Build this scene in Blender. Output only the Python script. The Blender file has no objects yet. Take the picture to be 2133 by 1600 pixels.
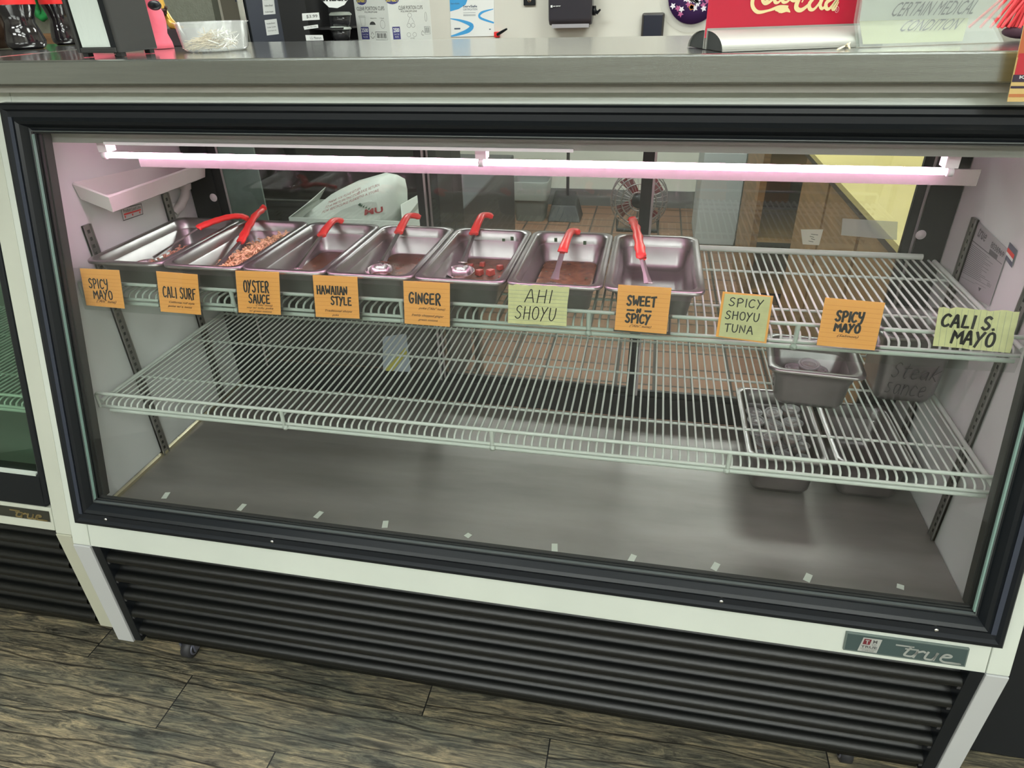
import bpy, math, random
from mathutils import Vector, Matrix
random.seed(7)
C = bpy.context.scene.collection
# ------------------------------------------------------------------ camera
CP = Vector((1.12164, -0.85870, 0.92739))
CR = Vector((0.980455, 0.195433, -0.022664))      # camera right
CD = Vector((0.079263, -0.497808, -0.863658))     # camera down
CF = Vector((-0.180070, 0.844981, -0.503569))     # camera forward
FPX = 1381.3
camd = bpy.data.cameras.new('camera'); cam = bpy.data.objects.new('camera', camd); C.objects.link(cam)
camd.sensor_width = 36; camd.lens = FPX/2133*36; camd.clip_start = 0.01; camd.clip_end = 60
m = Matrix((( CR.x, -CD.x, -CF.x, CP.x), (CR.y, -CD.y, -CF.y, CP.y), (CR.z, -CD.z, -CF.z, CP.z), (0,0,0,1)))
cam.matrix_world = m
S = bpy.context.scene; S.camera = cam
S.view_settings.view_transform = 'Standard'; S.view_settings.look = 'None'
S.view_settings.gamma = 1; S.view_settings.use_curve_mapping = False
S.view_settings.exposure = 0.0
w = bpy.data.worlds.new('world'); S.world = w; w.use_nodes = True
w.node_tree.nodes['Background'].inputs[0].default_value = (.85, .93, .90, 1)
w.node_tree.nodes['Background'].inputs[1].default_value = .25
T = .247                                           # lean of the glass front: y = T*z
FL = -.43                                          # shop floor
LIGHTS = [(-.9,-2.75,18),(1.0,-2.75,18),(2.6,-2.75,18),(.3,-1.6,8),(1.9,-1.6,8),(.2,.32,11),(1.8,.32,11),(-.2,2.6,20),(1.7,2.6,20)]   # ceiling troffers x, y, strength; row behind viewer added to brighten the case front
TUBE = 40.0

def ray(px, py): return CR*((px-1066.5)/FPX) + CD*((py-800)/FPX) + CF
def PX(px, py, v): d = ray(px, py); return CP + d*((v-CP.x)/d.x)
def PY(px, py, v): d = ray(px, py); return CP + d*((v-CP.y)/d.y)
def PZ(px, py, v): d = ray(px, py); return CP + d*((v-CP.z)/d.z)

# ------------------------------------------------------------------ materials
MATS = {}
def mat(name, col, rough=.5, metal=0, emit=None, es=0, spec=.5, alpha=1, bump=0, bscale=200, var=0, vscale=8, coat=0, stretch=None, sheen=0):
    if name in MATS: return MATS[name]
    M = bpy.data.materials.new(name); M.use_nodes = True; nt = M.node_tree; b = nt.nodes['Principled BSDF']
    b.inputs['Base Color'].default_value = (*col, 1); b.inputs['Roughness'].default_value = rough
    b.inputs['Metallic'].default_value = metal; b.inputs['Specular IOR Level'].default_value = spec
    b.inputs['Coat Weight'].default_value = coat
    if alpha < 1: b.inputs['Alpha'].default_value = alpha
    if emit: b.inputs['Emission Color'].default_value = (*emit, 1); b.inputs['Emission Strength'].default_value = es
    tc = nt.nodes.new('ShaderNodeTexCoord'); mp = nt.nodes.new('ShaderNodeMapping'); nt.links.new(tc.outputs['Object'], mp.inputs[0])
    if stretch: mp.inputs['Scale'].default_value = stretch
    if var:
        n = nt.nodes.new('ShaderNodeTexNoise'); n.inputs['Scale'].default_value = vscale; n.inputs['Detail'].default_value = 6
        nt.links.new(mp.outputs[0], n.inputs[0])
        r = nt.nodes.new('ShaderNodeValToRGB'); r.color_ramp.elements[0].position = .3; r.color_ramp.elements[1].position = .7
        r.color_ramp.elements[0].color = (*[max(0, c*(1-var)) for c in col], 1); r.color_ramp.elements[1].color = (*[min(1, c*(1+var)) for c in col], 1)
        nt.links.new(n.outputs[0], r.inputs[0]); nt.links.new(r.outputs[0], b.inputs['Base Color'])
    if bump:
        n = nt.nodes.new('ShaderNodeTexNoise'); n.inputs['Scale'].default_value = bscale; n.inputs['Detail'].default_value = 3
        nt.links.new(mp.outputs[0], n.inputs[0])
        bp = nt.nodes.new('ShaderNodeBump'); bp.inputs['Strength'].default_value = bump; bp.inputs['Distance'].default_value = .002
        nt.links.new(n.outputs[0], bp.inputs['Height']); nt.links.new(bp.outputs[0], b.inputs['Normal'])
    MATS[name] = M; return M
def clear(name, tint=(1,1,1), rough=.0, ior=1.45, haze=0, hazecol=(1,1,1)):
    if name in MATS: return MATS[name]
    M = bpy.data.materials.new(name); M.use_nodes = True; nt = M.node_tree
    for n in list(nt.nodes): nt.nodes.remove(n)
    o = nt.nodes.new('ShaderNodeOutputMaterial'); t = nt.nodes.new('ShaderNodeBsdfTransparent'); g = nt.nodes.new('ShaderNodeBsdfGlossy')
    t.inputs[0].default_value = (*tint, 1); g.inputs['Roughness'].default_value = rough
    f = nt.nodes.new('ShaderNodeLayerWeight'); f.inputs[0].default_value = .5; mx = nt.nodes.new('ShaderNodeMixShader')
    pw = nt.nodes.new('ShaderNodeMath'); pw.operation = 'POWER'; pw.inputs[1].default_value = 5; nt.links.new(f.outputs['Facing'], pw.inputs[0])
    r0 = ((ior-1)/(ior+1))**2; ml = nt.nodes.new('ShaderNodeMath'); ml.operation = 'MULTIPLY_ADD'; ml.inputs[1].default_value = 1-r0; ml.inputs[2].default_value = r0
    nt.links.new(pw.outputs[0], ml.inputs[0]); nt.links.new(ml.outputs[0], mx.inputs[0]); nt.links.new(g.outputs[0], mx.inputs[2])
    if haze:
        d = nt.nodes.new('ShaderNodeBsdfDiffuse'); d.inputs[0].default_value = (*hazecol, 1); m2 = nt.nodes.new('ShaderNodeMixShader'); m2.inputs[0].default_value = haze
        nt.links.new(t.outputs[0], m2.inputs[1]); nt.links.new(d.outputs[0], m2.inputs[2]); nt.links.new(m2.outputs[0], mx.inputs[1])
    else: nt.links.new(t.outputs[0], mx.inputs[1])
    nt.links.new(mx.outputs[0], o.inputs[0]); MATS[name] = M; return M

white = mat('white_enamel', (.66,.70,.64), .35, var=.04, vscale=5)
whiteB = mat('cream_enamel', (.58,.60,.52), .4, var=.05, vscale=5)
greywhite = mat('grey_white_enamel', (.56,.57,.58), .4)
black = mat('black_vinyl', (.008,.010,.013), .36, spec=.35)
blackM = mat('black_matte', (.012,.012,.013), .6)
blueblack = mat('slate_vinyl', (.035,.042,.065), .45)
louvm = mat('black_powder_coat', (.003,.0035,.0035), .34, bump=.15, bscale=900)
liner = mat('liner_white', (.70,.70,.70), .45, var=.04, vscale=4)
steel = mat('brushed_steel', (.33,.345,.33), .27, .95, bump=.12, bscale=60, stretch=(1,30,30), var=.07, vscale=6)
steeltop = mat('worktop_steel', (.60,.61,.59), .13, .95, bump=.05, bscale=50, stretch=(1,12,12))
steelin = mat('case_floor_steel', (.30,.275,.265), .45, .6, bump=.12, bscale=25, var=.18, vscale=3, stretch=(1,4,1))
pansteel = mat('pan_steel', (.31,.285,.29), .30, .93, var=.12, vscale=20)
chrome = mat('chrome', (.75,.75,.75), .12, 1)
trackm = mat('track_steel', (.32,.31,.30), .4, .9)
wirem = mat('mint_white_wire_coating', (.58,.62,.57), .4)
redp = mat('red_grip_plastic', (.80,.03,.03), .35)
orange = mat('orange_card', (1.0,.46,.10), .6)
orangeline = mat('orange_card_rule', (.80,.31,.05), .7)
lime = mat('yellow_green_paper', (.66,.66,.34), .75, var=.08, vscale=60)
limeline = mat('paper_rule', (.30,.33,.28), .8)
ink = mat('black_marker_ink', (.008,.008,.010), .5)
pen = mat('brown_pen_ink', (.16,.06,.01), .6)
glass = clear('clear_glass', (.97,.985,.98), ior=1.42)
dglass = clear('door_glass', (.90,.92,.91), ior=1.6)
plastic = clear('clear_plastic_sleeve', (.99,.99,.99), .08, 1.25, .012)
tubm = clear('clear_tub_plastic', (.93,.94,.93), .12, 1.35, .14)
lidm = clear('clear_lid_plastic', (.85,.85,.85), .15, 1.5, .12)
kwall = mat('kitchen_wall_paint', (.66,.65,.58), .6, var=.03, vscale=2)
paperw = mat('white_paper', (.80,.82,.80), .7)
greytxt = mat('grey_print', (.10,.10,.10), .7)
pinkm = mat('hot_pink_plush', (.95,.15,.22), .6, var=.15, vscale=25)

# ------------------------------------------------------------------ mesh builder
class MB:
    def __init__(s): s.v = []; s.f = []; s.sm = []; s.mi = []; s.cur = 0
    def add(s, vs, fs, smooth=False):
        n = len(s.v); s.v += [tuple(v) for v in vs]; s.f += [tuple(i+n for i in f) for f in fs]
        s.sm += [smooth]*len(fs); s.mi += [s.cur]*len(fs); return s
    def box(s, x0, y0, z0, x1, y1, z1):
        vs = [(x,y,z) for x in (x0,x1) for y in (y0,y1) for z in (z0,z1)]
        return s.add(vs, [(0,1,3,2),(4,6,7,5),(0,4,5,1),(2,3,7,6),(0,2,6,4),(1,5,7,3)])
    def hexa(s, q0, q1):                     # two quads, same order
        vs = list(q0)+list(q1)
        return s.add(vs, [(3,2,1,0),(4,5,6,7),(0,1,5,4),(1,2,6,5),(2,3,7,6),(3,0,4,7)])
    def tube(s, pts, r, n=8, closed=False, cap=True):
        pts = [Vector(p) for p in pts]; k = len(pts); rs = r if isinstance(r, (list, tuple)) else [r]*k
        vs = []; prev = None
        for i, p in enumerate(pts):
            a = pts[(i-1) % k] if (i > 0 or closed) else p; b = pts[(i+1) % k] if (i < k-1 or closed) else p
            t = (b-a).normalized()
            u = (prev - t*prev.dot(t)) if prev is not None else t.orthogonal()
            if u.length < 1e-6: u = t.orthogonal()
            u.normalize(); prev = u; w_ = t.cross(u)
            vs += [p + (u*math.cos(2*math.pi*j/n) + w_*math.sin(2*math.pi*j/n))*rs[i] for j in range(n)]
        fs = []
        for i in range(k if closed else k-1):
            for j in range(n):
                a = i*n+j; b = i*n+(j+1) % n; c = ((i+1) % k)*n+(j+1) % n; d = ((i+1) % k)*n+j; fs.append((a,b,c,d))
        s.add(vs, fs, True)
        if cap and not closed: s.add(vs[:n], [tuple(range(n))[::-1]]); s.add(vs[-n:], [tuple(range(n))])
        return s
    def lathe(s, c, prof, n=24, axis=(0,0,1), smooth=True):   # prof: (radius, height)
        c = Vector(c); a = Vector(axis).normalized(); u = a.orthogonal().normalized(); w_ = a.cross(u); vs = []
        for r, h in prof:
            for j in range(n): t = 2*math.pi*j/n; vs.append(c + a*h + (u*math.cos(t)+w_*math.sin(t))*r)
        fs = [(i*n+j, i*n+(j+1) % n, (i+1)*n+(j+1) % n, (i+1)*n+j) for i in range(len(prof)-1) for j in range(n)]
        return s.add(vs, fs, smooth)
    def loops(s, ls, smooth=True, capa=False, capb=True):
        n = len(ls[0]); vs = [p for l in ls for p in l]
        s.add(vs, [(i*n+j, i*n+(j+1) % n, (i+1)*n+(j+1) % n, (i+1)*n+j) for i in range(len(ls)-1) for j in range(n)], smooth)
        if capb: s.add(ls[-1], [tuple(range(n))])
        if capa: s.add(ls[0], [tuple(range(n))[::-1]])
        return s
    def prism(s, poly, d):                    # poly: 3D points; d: extrusion vector
        d = Vector(d); n = len(poly); vs = [Vector(p) for p in poly] + [Vector(p)+d for p in poly]
        return s.add(vs, [tuple(range(n))[::-1], tuple(range(n, 2*n))] + [(i, (i+1) % n, (i+1) % n+n, i+n) for i in range(n)])
    def build(s, name, m, parent=None, bevel=0, seg=2, solid=0):
        me = bpy.data.meshes.new(name); me.from_pydata(s.v, [], s.f)
        for x in (m if isinstance(m, (list, tuple)) else [m]): me.materials.append(x)
        for p, q, i in zip(me.polygons, s.sm, s.mi): p.use_smooth = q; p.material_index = i
        me.update()
        o = bpy.data.objects.new(name, me); C.objects.link(o)
        if parent:
            o.parent = parent
            r = parent
            off = Vector((0,0,0))
            while r: off += r.location; r = r.parent
            for v in me.vertices: v.co -= off
        if bevel: b = o.modifiers.new('bevel', 'BEVEL'); b.width = bevel; b.segments = seg; b.limit_method = 'ANGLE'
        if solid: b = o.modifiers.new('solid', 'SOLIDIFY'); b.thickness = solid
        return o
def tag(o, label=None, cat=None, group=None, kind=None):
    if label: o['label'] = label
    if cat: o['category'] = cat
    if group: o['group'] = group
    if kind: o['kind'] = kind
    return o
def thing(name, loc, label, cat, group=None):
    o = bpy.data.objects.new(name, None); C.objects.link(o); o.location = loc; o.empty_display_size = .05
    return tag(o, label, cat, group)
def copy_tree(o, parent=None):
    c = o.copy(); C.objects.link(c); c.parent = parent
    for ch in list(o.children): copy_tree(ch, c)
    return c
def rrect(cx, cy, z, w_, d, r, n=5, rot=0):
    pts = []
    for sx, sy, a0 in ((1,1,0),(-1,1,90),(-1,-1,180),(1,-1,270)):
        for i in range(n+1):
            a = math.radians(a0+90*i/n); pts.append((sx*(w_/2-r)+r*math.cos(a), sy*(d/2-r)+r*math.sin(a)))
    c, s_ = math.cos(rot), math.sin(rot)
    return [Vector((cx+x*c-y*s_, cy+x*s_+y*c, z)) for x, y in pts]

# ------------------------------------------------------------------ writing
class Quad:            # a flat quad; u to the right, v downward, both 0..1
    def __init__(s, tl, tr, br, bl): s.c = [Vector(p) for p in (tl,tr,br,bl)]; s.n = (s.c[1]-s.c[0]).cross(s.c[3]-s.c[0]).normalized()*-1; s.w = (s.c[1]-s.c[0]).length; s.h = (s.c[3]-s.c[0]).length
    def __call__(s, u, v, off=0):
        a,b,c,d = s.c; return (a*(1-u)+b*u)*(1-v) + (d*(1-u)+c*u)*v + s.n*off
    def toward(s, p):
        if s.n.dot(Vector(p)-s.c[0]) < 0: s.n = -s.n
        return s
def ribbon(mb, q, pts, wd, off=.0006, wend=None):     # pts in uv; wd in metres
    P = [Vector((p[0]*q.w, p[1]*q.h)) for p in pts]; n = len(P); L = []; R = []
    for i, p in enumerate(P):
        a = P[max(i-1,0)]; b = P[min(i+1,n-1)]; t = b-a
        if t.length < 1e-9: t = Vector((1,0))
        t.normalize(); nn = Vector((-t.y, t.x)); k = wd[i] if isinstance(wd, (list,tuple)) else wd
        e = t*(k*.35)*(-1 if i == 0 else (1 if i == n-1 else 0))
        L.append(p+nn*k/2+e); R.append(p-nn*k/2+e)
    vs = [q(l.x/q.w, l.y/q.h, off) for l in L] + [q(r.x/q.w, r.y/q.h, off) for r in R]
    mb.add(vs, [(i, i+1, n+i+1, n+i) for i in range(n-1)])
GL = {   # hand capitals, x 0..1, y 0 (top)..1
 'A': [[(0,1),(.42,0),(.55,0),(.95,1)],[(.15,.66),(.8,.62)]], 'C': [[(.9,.12),(.6,0),(.25,.15),(.05,.5),(.15,.85),(.5,1),(.9,.85)]],
 'E': [[(.85,.02),(.12,.03),(.08,.5),(.1,.98),(.9,.95)],[(.1,.5),(.75,.46)]], 'F': [[(.9,.0),(.12,.05),(.1,1)],[(.1,.5),(.7,.46)]],
 'G': [[(.9,.15),(.55,0),(.15,.2),(.05,.6),(.3,.97),(.75,.92),(.88,.58),(.5,.58)]], 'H': [[(.08,0),(.06,1)],[(.85,-.02),(.88,1.02)],[(.06,.52),(.87,.48)]],
 'I': [[(.5,0),(.45,1)]], 'L': [[(.15,0),(.1,.97),(.85,.94)]], 'M': [[(.02,1),(.1,.02),(.48,.62),(.85,0),(.98,1)]],
 'N': [[(.06,1),(.08,.03),(.85,.97),(.88,0)]], 'O': [[(.5,0),(.2,.12),(.05,.5),(.2,.9),(.5,1),(.82,.88),(.95,.5),(.8,.1),(.5,0)]],
 'P': [[(.12,1.05),(.12,.03)],[(.02,.1),(.5,-.03),(.92,.2),(.7,.48),(.14,.56)]], 'R': [[(.12,1),(.12,.03)],[(.02,.1),(.5,-.03),(.88,.2),(.65,.46),(.14,.52)],[(.35,.5),(.92,1.05)]],
 'S': [[(.85,.1),(.55,-.02),(.2,.12),(.2,.35),(.55,.5),(.82,.7),(.65,.95),(.3,1),(.02,.86)]], 'T': [[(.0,.05),(1,-.02)],[(.5,.03),(.48,1.03)]],
 'U': [[(.08,0),(.08,.7),(.3,.98),(.65,.95),(.88,.6),(.9,0)]], 'V': [[(.05,0),(.5,1),(.95,0)]], 'W': [[(.0,0),(.22,1),(.5,.35),(.75,1),(1,0)]],
 'Y': [[(.05,0),(.45,.5)],[(.95,-.02),(.45,.55),(.15,1.1)]], 'y': [[(.06,.0),(.12,.4),(.45,.52),(.82,.38)],[(.9,-.02),(.82,.6),(.6,1.1),(.2,1.2)]], '.': [[(.3,.94),(.45,1.0)]],
 't': [[(.5,0),(.4,.9),(.7,1)],[(.05,.3),(.95,.28)]], 'e': [[(.1,.7),(.8,.6),(.6,.35),(.2,.45),(.1,.8),(.4,1),(.9,.9)]], 'a': [[(.8,.45),(.3,.42),(.1,.75),(.35,1),(.75,.8),(.8,.42),(.95,1)]],
 'k': [[(.2,0),(.1,1)],[(.9,.3),(.15,.68),(.95,1.05)]], 's': [[(.8,.4),(.3,.4),(.3,.6),(.75,.8),(.5,1),(.05,.95)]], 'u': [[(.1,.4),(.15,.9),(.5,1),(.85,.8),(.85,.4),(.9,1)]],
 'n': [[(.1,.4),(.1,1)],[(.1,.6),(.5,.38),(.85,.55),(.9,1)]], 'c': [[(.85,.5),(.4,.38),(.1,.7),(.35,1),(.9,.95)]], '-': [[(.0,.5),(1,.5)]] }
def smooth_pts(pts, k=3):
    if len(pts) < 3: return pts
    out = []; n = len(pts)
    for i in range(n-1):
        p0 = pts[max(i-1,0)]; p1 = pts[i]; p2 = pts[i+1]; p3 = pts[min(i+2,n-1)]
        for j in range(k):
            t = j/k; out.append(tuple(.5*((2*p1[a])+(-p0[a]+p2[a])*t+(2*p0[a]-5*p1[a]+4*p2[a]-p3[a])*t*t+(-p0[a]+3*p1[a]-3*p2[a]+p3[a])*t**3) for a in (0,1)))
    return out+[pts[-1]]
def hand(mb, q, text, u0, u1, v0, v1, wd, rise=0, jit=.03, lean=0, gap=.26):
    wid = {'I': .35, '.': .3, 'M': 1.25, 'W': 1.3, ' ': .5, '-': .7}; tot = sum(wid.get(c, 1)+gap for c in text)-gap; x = 0
    for c in text:
        ww = wid.get(c, 1)
        for st in GL.get(c, []):
            jx = random.uniform(-jit, jit); jy = random.uniform(-jit, jit); P = []
            round_ = c in 'CGOSUPRyeasunct'
            for (a, b) in (smooth_pts(st) if round_ else st):
                uu = u0+(u1-u0)*(x+a*ww+jx+lean*(1-b))/tot; vv = v0+(v1-v0)*(b+jy)+rise*(x/tot); P.append((uu, vv))
            if not round_ and len(P) > 1:
                Q = []
                for i in range(len(P)-1):
                    for t in (0,.33,.67): Q.append((P[i][0]*(1-t)+P[i+1][0]*t, P[i][1]*(1-t)+P[i+1][1]*t))
                P = Q+[P[-1]]
            ribbon(mb, q, P, wd, .0006)
        x += ww+gap
TXT = {}
def text_geo(s_, bold=0, spacing=1):
    k = (s_, bold, spacing)
    if k in TXT: return TXT[k]
    cu = bpy.data.curves.new('t', 'FONT'); cu.body = s_; cu.size = 1; cu.offset = bold; cu.resolution_u = 2; cu.space_character = spacing
    o = bpy.data.objects.new('t', cu); C.objects.link(o); dg = bpy.context.evaluated_depsgraph_get(); dg.update()
    me = bpy.data.meshes.new_from_object(o.evaluated_get(dg)); V = [(v.co.x, v.co.y) for v in me.vertices]; F = [tuple(p.vertices) for p in me.polygons]
    bpy.data.objects.remove(o); bpy.data.curves.remove(cu); bpy.data.meshes.remove(me)
    TXT[k] = (V, F); return TXT[k]
def print_text(mb, q, s_, u0, u1, v0, v1, shear=0, rise=0, bold=0, off=.0006):
    V, F = text_geo(s_, bold)
    if not V: return
    x0 = min(v[0] for v in V); x1 = max(v[0] for v in V); y0 = min(v[1] for v in V); y1 = max(v[1] for v in V)
    vs = []
    for x, y in V:
        a = (x-x0)/(x1-x0); b = 1-(y-y0)/(y1-y0); a2 = a+shear*(1-b)*(v1-v0)/(u1-u0)
        vs.append(q(u0+(u1-u0)*a2, v0+(v1-v0)*b+rise*a, off))
    mb.add(vs, F)
def flat(mb, q, poly, off=.0004): mb.add([q(u, v, off) for u, v in poly], [tuple(range(len(poly)))])
def rect(mb, q, u0, v0, u1, v1, off=.0004): flat(mb, q, [(u0,v0),(u1,v0),(u1,v1),(u0,v1)], off)
def sheet(q, t=.0006, mb=None):
    mb = mb or MB(); a = [q(0,0),q(1,0),q(1,1),q(0,1)]; b = [p-q.n*t for p in a]; return mb.hexa(b, a)
# ================================================================== setting
def structure(mb, name, m, bevel=0): o = mb.build(name, m, bevel=bevel); o['kind'] = 'structure'; return o
def wood_floor():
    M = bpy.data.materials.new('weathered_plank_floor'); M.use_nodes = True; nt = M.node_tree; b = nt.nodes['Principled BSDF']; N = nt.nodes.new; Lk = nt.links.new
    tc = N('ShaderNodeTexCoord'); sep = N('ShaderNodeSeparateXYZ'); Lk(tc.outputs['Object'], sep.inputs[0])
    def mth(op, a, b_=None, c=None):
        n = N('ShaderNodeMath'); n.operation = op
        for i, v in enumerate((a, b_, c)):
            if v is None: continue
            if isinstance(v, (int, float)): n.inputs[i].default_value = v
            else: Lk(v, n.inputs[i])
        return n.outputs[0]
    row = mth('FLOOR', mth('DIVIDE', mth('ADD', sep.outputs[1], 2.691), .133))
    fy = mth('FRACT', mth('DIVIDE', mth('ADD', sep.outputs[1], 2.691), .133))
    offx = mth('MULTIPLY', row, .284)
    xs = mth('DIVIDE', mth('ADD', mth('ADD', sep.outputs[0], offx), 5.456), .847)
    fx = mth('FRACT', xs); colx = mth('FLOOR', xs)
    cell = mth('ADD', mth('MULTIPLY', row, 3.7), mth('MULTIPLY', colx, 11.3))
    cb = N('ShaderNodeCombineXYZ'); Lk(sep.outputs[0], cb.inputs[0]); Lk(sep.outputs[1], cb.inputs[1]); Lk(cell, cb.inputs[2])
    def noise(scale, sx, sy, det=8, dist=0, rough=.6):
        mp = N('ShaderNodeMapping'); mp.inputs['Scale'].default_value = (sx, sy, 1); Lk(cb.outputs[0], mp.inputs[0])
        n = N('ShaderNodeTexNoise'); n.inputs['Scale'].default_value = scale; n.inputs['Detail'].default_value = det; n.inputs['Distortion'].default_value = dist; n.inputs['Roughness'].default_value = rough
        Lk(mp.outputs[0], n.inputs[0]); return n.outputs[0]
    grain = noise(6.5, 1.2, 11, 12, 1.6, .74); broad = noise(3.6, 1, 3.0, 4, .8); fine = noise(26, 1, 14, 8, .4, .75)
    r = N('ShaderNodeValToRGB'); Lk(grain, r.inputs[0]); e = r.color_ramp.elements
    e[0].position = .33; e[0].color = (.022,.021,.017,1); e[1].position = .72; e[1].color = (.56,.48,.31,1)
    for p, c in ((.45,(.10,.097,.08)),(.53,(.20,.185,.14)),(.62,(.34,.30,.205))): x = e.new(p); x.color = (*c,1)
    r2 = N('ShaderNodeValToRGB'); Lk(broad, r2.inputs[0]); e = r2.color_ramp.elements; e[0].position = .35; e[0].color = (.50,.54,.54,1); e[1].position = .65; e[1].color = (1.15,1.03,.86,1)
    mx = N('ShaderNodeMix'); mx.data_type = 'RGBA'; mx.blend_type = 'MULTIPLY'; mx.inputs[0].default_value = .9; Lk(r.outputs[0], mx.inputs[6]); Lk(r2.outputs[0], mx.inputs[7])
    r3 = N('ShaderNodeValToRGB'); Lk(fine, r3.inputs[0]); e = r3.color_ramp.elements; e[0].position = .36; e[0].color = (.25,.25,.25,1); e[1].position = .50; e[1].color = (1,1,1,1)
    mx2 = N('ShaderNodeMix'); mx2.data_type = 'RGBA'; mx2.blend_type = 'MULTIPLY'; mx2.inputs[0].default_value = .75; Lk(mx.outputs[2], mx2.inputs[6]); Lk(r3.outputs[0], mx2.inputs[7])
    # dark wandering cracks
    wv = N('ShaderNodeTexWave'); wv.bands_direction = 'Y'; wv.inputs['Scale'].default_value = 2.2; wv.inputs['Distortion'].default_value = 5; wv.inputs['Detail'].default_value = 3; wv.inputs['Detail Scale'].default_value = .8
    mp = N('ShaderNodeMapping'); mp.inputs['Scale'].default_value = (1, 2.6, 1); Lk(cb.outputs[0], mp.inputs[0]); Lk(mp.outputs[0], wv.inputs[0])
    r4 = N('ShaderNodeValToRGB'); Lk(wv.outputs[1], r4.inputs[0]); e = r4.color_ramp.elements; e[0].position = .0; e[0].color = (.12,.11,.10,1); e[1].position = .02; e[1].color = (1,1,1,1)
    mx3 = N('ShaderNodeMix'); mx3.data_type = 'RGBA'; mx3.blend_type = 'MULTIPLY'; mx3.inputs[0].default_value = .9; Lk(mx2.outputs[2], mx3.inputs[6]); Lk(r4.outputs[0], mx3.inputs[7])
    # knots
    vo = N('ShaderNodeTexVoronoi'); vo.inputs['Scale'].default_value = 2.6; mp2 = N('ShaderNodeMapping'); mp2.inputs['Scale'].default_value = (1, 2.3, 1); Lk(cb.outputs[0], mp2.inputs[0]); Lk(mp2.outputs[0], vo.inputs[0])
    r5 = N('ShaderNodeValToRGB'); Lk(vo.outputs['Distance'], r5.inputs[0]); e = r5.color_ramp.elements; e[0].position = .015; e[0].color = (.10,.09,.07,1); e[1].position = .05; e[1].color = (1,1,1,1); x = e.new(.03); x.color = (.8,.75,.6,1)
    mx4 = N('ShaderNodeMix'); mx4.data_type = 'RGBA'; mx4.blend_type = 'MULTIPLY'; mx4.inputs[0].default_value = 1; Lk(mx3.outputs[2], mx4.inputs[6]); Lk(r5.outputs[0], mx4.inputs[7])
    gy = mth('LESS_THAN', fy, .010); gx = mth('LESS_THAN', fx, .0035); g = mth('MAXIMUM', gy, gx)
    mx5 = N('ShaderNodeMix'); mx5.data_type = 'RGBA'; Lk(g, mx5.inputs[0]); Lk(mx4.outputs[2], mx5.inputs[6]); mx5.inputs[7].default_value = (.006,.006,.006,1)
    Lk(mx5.outputs[2], b.inputs['Base Color']); b.inputs['Roughness'].default_value = .55
    bp = N('ShaderNodeBump'); bp.inputs['Strength'].default_value = .3; bp.inputs['Distance'].default_value = .002; Lk(grain, bp.inputs['Height']); Lk(bp.outputs[0], b.inputs['Normal'])
    return M
def quarry():
    M = bpy.data.materials.new('quarry_tile'); M.use_nodes = True; nt = M.node_tree; b = nt.nodes['Principled BSDF']
    tc = nt.nodes.new('ShaderNodeTexCoord'); br = nt.nodes.new('ShaderNodeTexBrick'); nt.links.new(tc.outputs['Object'], br.inputs[0])
    br.offset = 0; br.inputs['Color1'].default_value = (.26,.13,.075,1); br.inputs['Color2'].default_value = (.20,.10,.06,1); br.inputs['Mortar'].default_value = (.03,.025,.02,1)
    br.inputs['Scale'].default_value = 1; br.inputs['Brick Width'].default_value = .15; br.inputs['Row Height'].default_value = .15; br.inputs['Mortar Size'].default_value = .006
    nt.links.new(br.outputs[0], b.inputs['Base Color']); b.inputs['Roughness'].default_value = .5; return M
XL, XR, YF, YB, ZC = -2.6, 3.3, -3.7, 4.12, 1.95
structure(MB().box(XL, YF, FL-.05, XR, .30, FL), 'floor', wood_floor())
structure(MB().box(XL, .30, FL-.05, XR, YB, FL), 'floor_kitchen', quarry())
structure(MB().box(XL, YB, FL, XR, YB+.1, ZC), 'wall_back', kwall)
structure(MB().box(XL-.1, YF, FL, XL, YB, ZC), 'wall_left', kwall)
structure(MB().box(XR, YF, FL, XR+.1, YB, ZC), 'wall_right', kwall)
structure(MB().box(XL, YF-.1, FL, XR, YF, ZC), 'wall_front', mat('front_wall_paint', (.36,.34,.29), .7, var=.3, vscale=1.1))
structure(MB().box(XL, YF, ZC, XR, YB, ZC+.08), 'ceiling', mat('ceiling_tile', (.7,.72,.68), .8))
for x, y, st in LIGHTS:
    row = 'added far behind the viewer to brighten the case front' if y < -2 else 'over the shop floor' if y < -1 else ('right above the worktop' if y < 1 else 'over the kitchen')
    side = 'middle' if (y < -2 and .5 < x < 2) else ('left' if x < 1 else 'right')
    t = thing('ceiling_light', (x, y, ZC), 'recessed fluorescent ceiling panel '+row+', '+side+' one of its row', 'ceiling light', 'recessed ceiling panels')
    MB().box(x-.62, y-.32, ZC-.03, x+.62, y+.32, ZC-.001).build('frame', white, t)
    MB().box(x-.58, y-.28, ZC-.034, x+.58, y+.28, ZC-.0305).build('diffuser', mat('troffer_%g' % st, (.9,.9,.9), .5, emit=(.95,1,.955), es=st), t)
structure(MB().box(XL, YB-.012, FL, XR, YB-.0005, FL+.12), 'baseboard_back', mat('grey_cove', (.12,.12,.12), .6))

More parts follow.
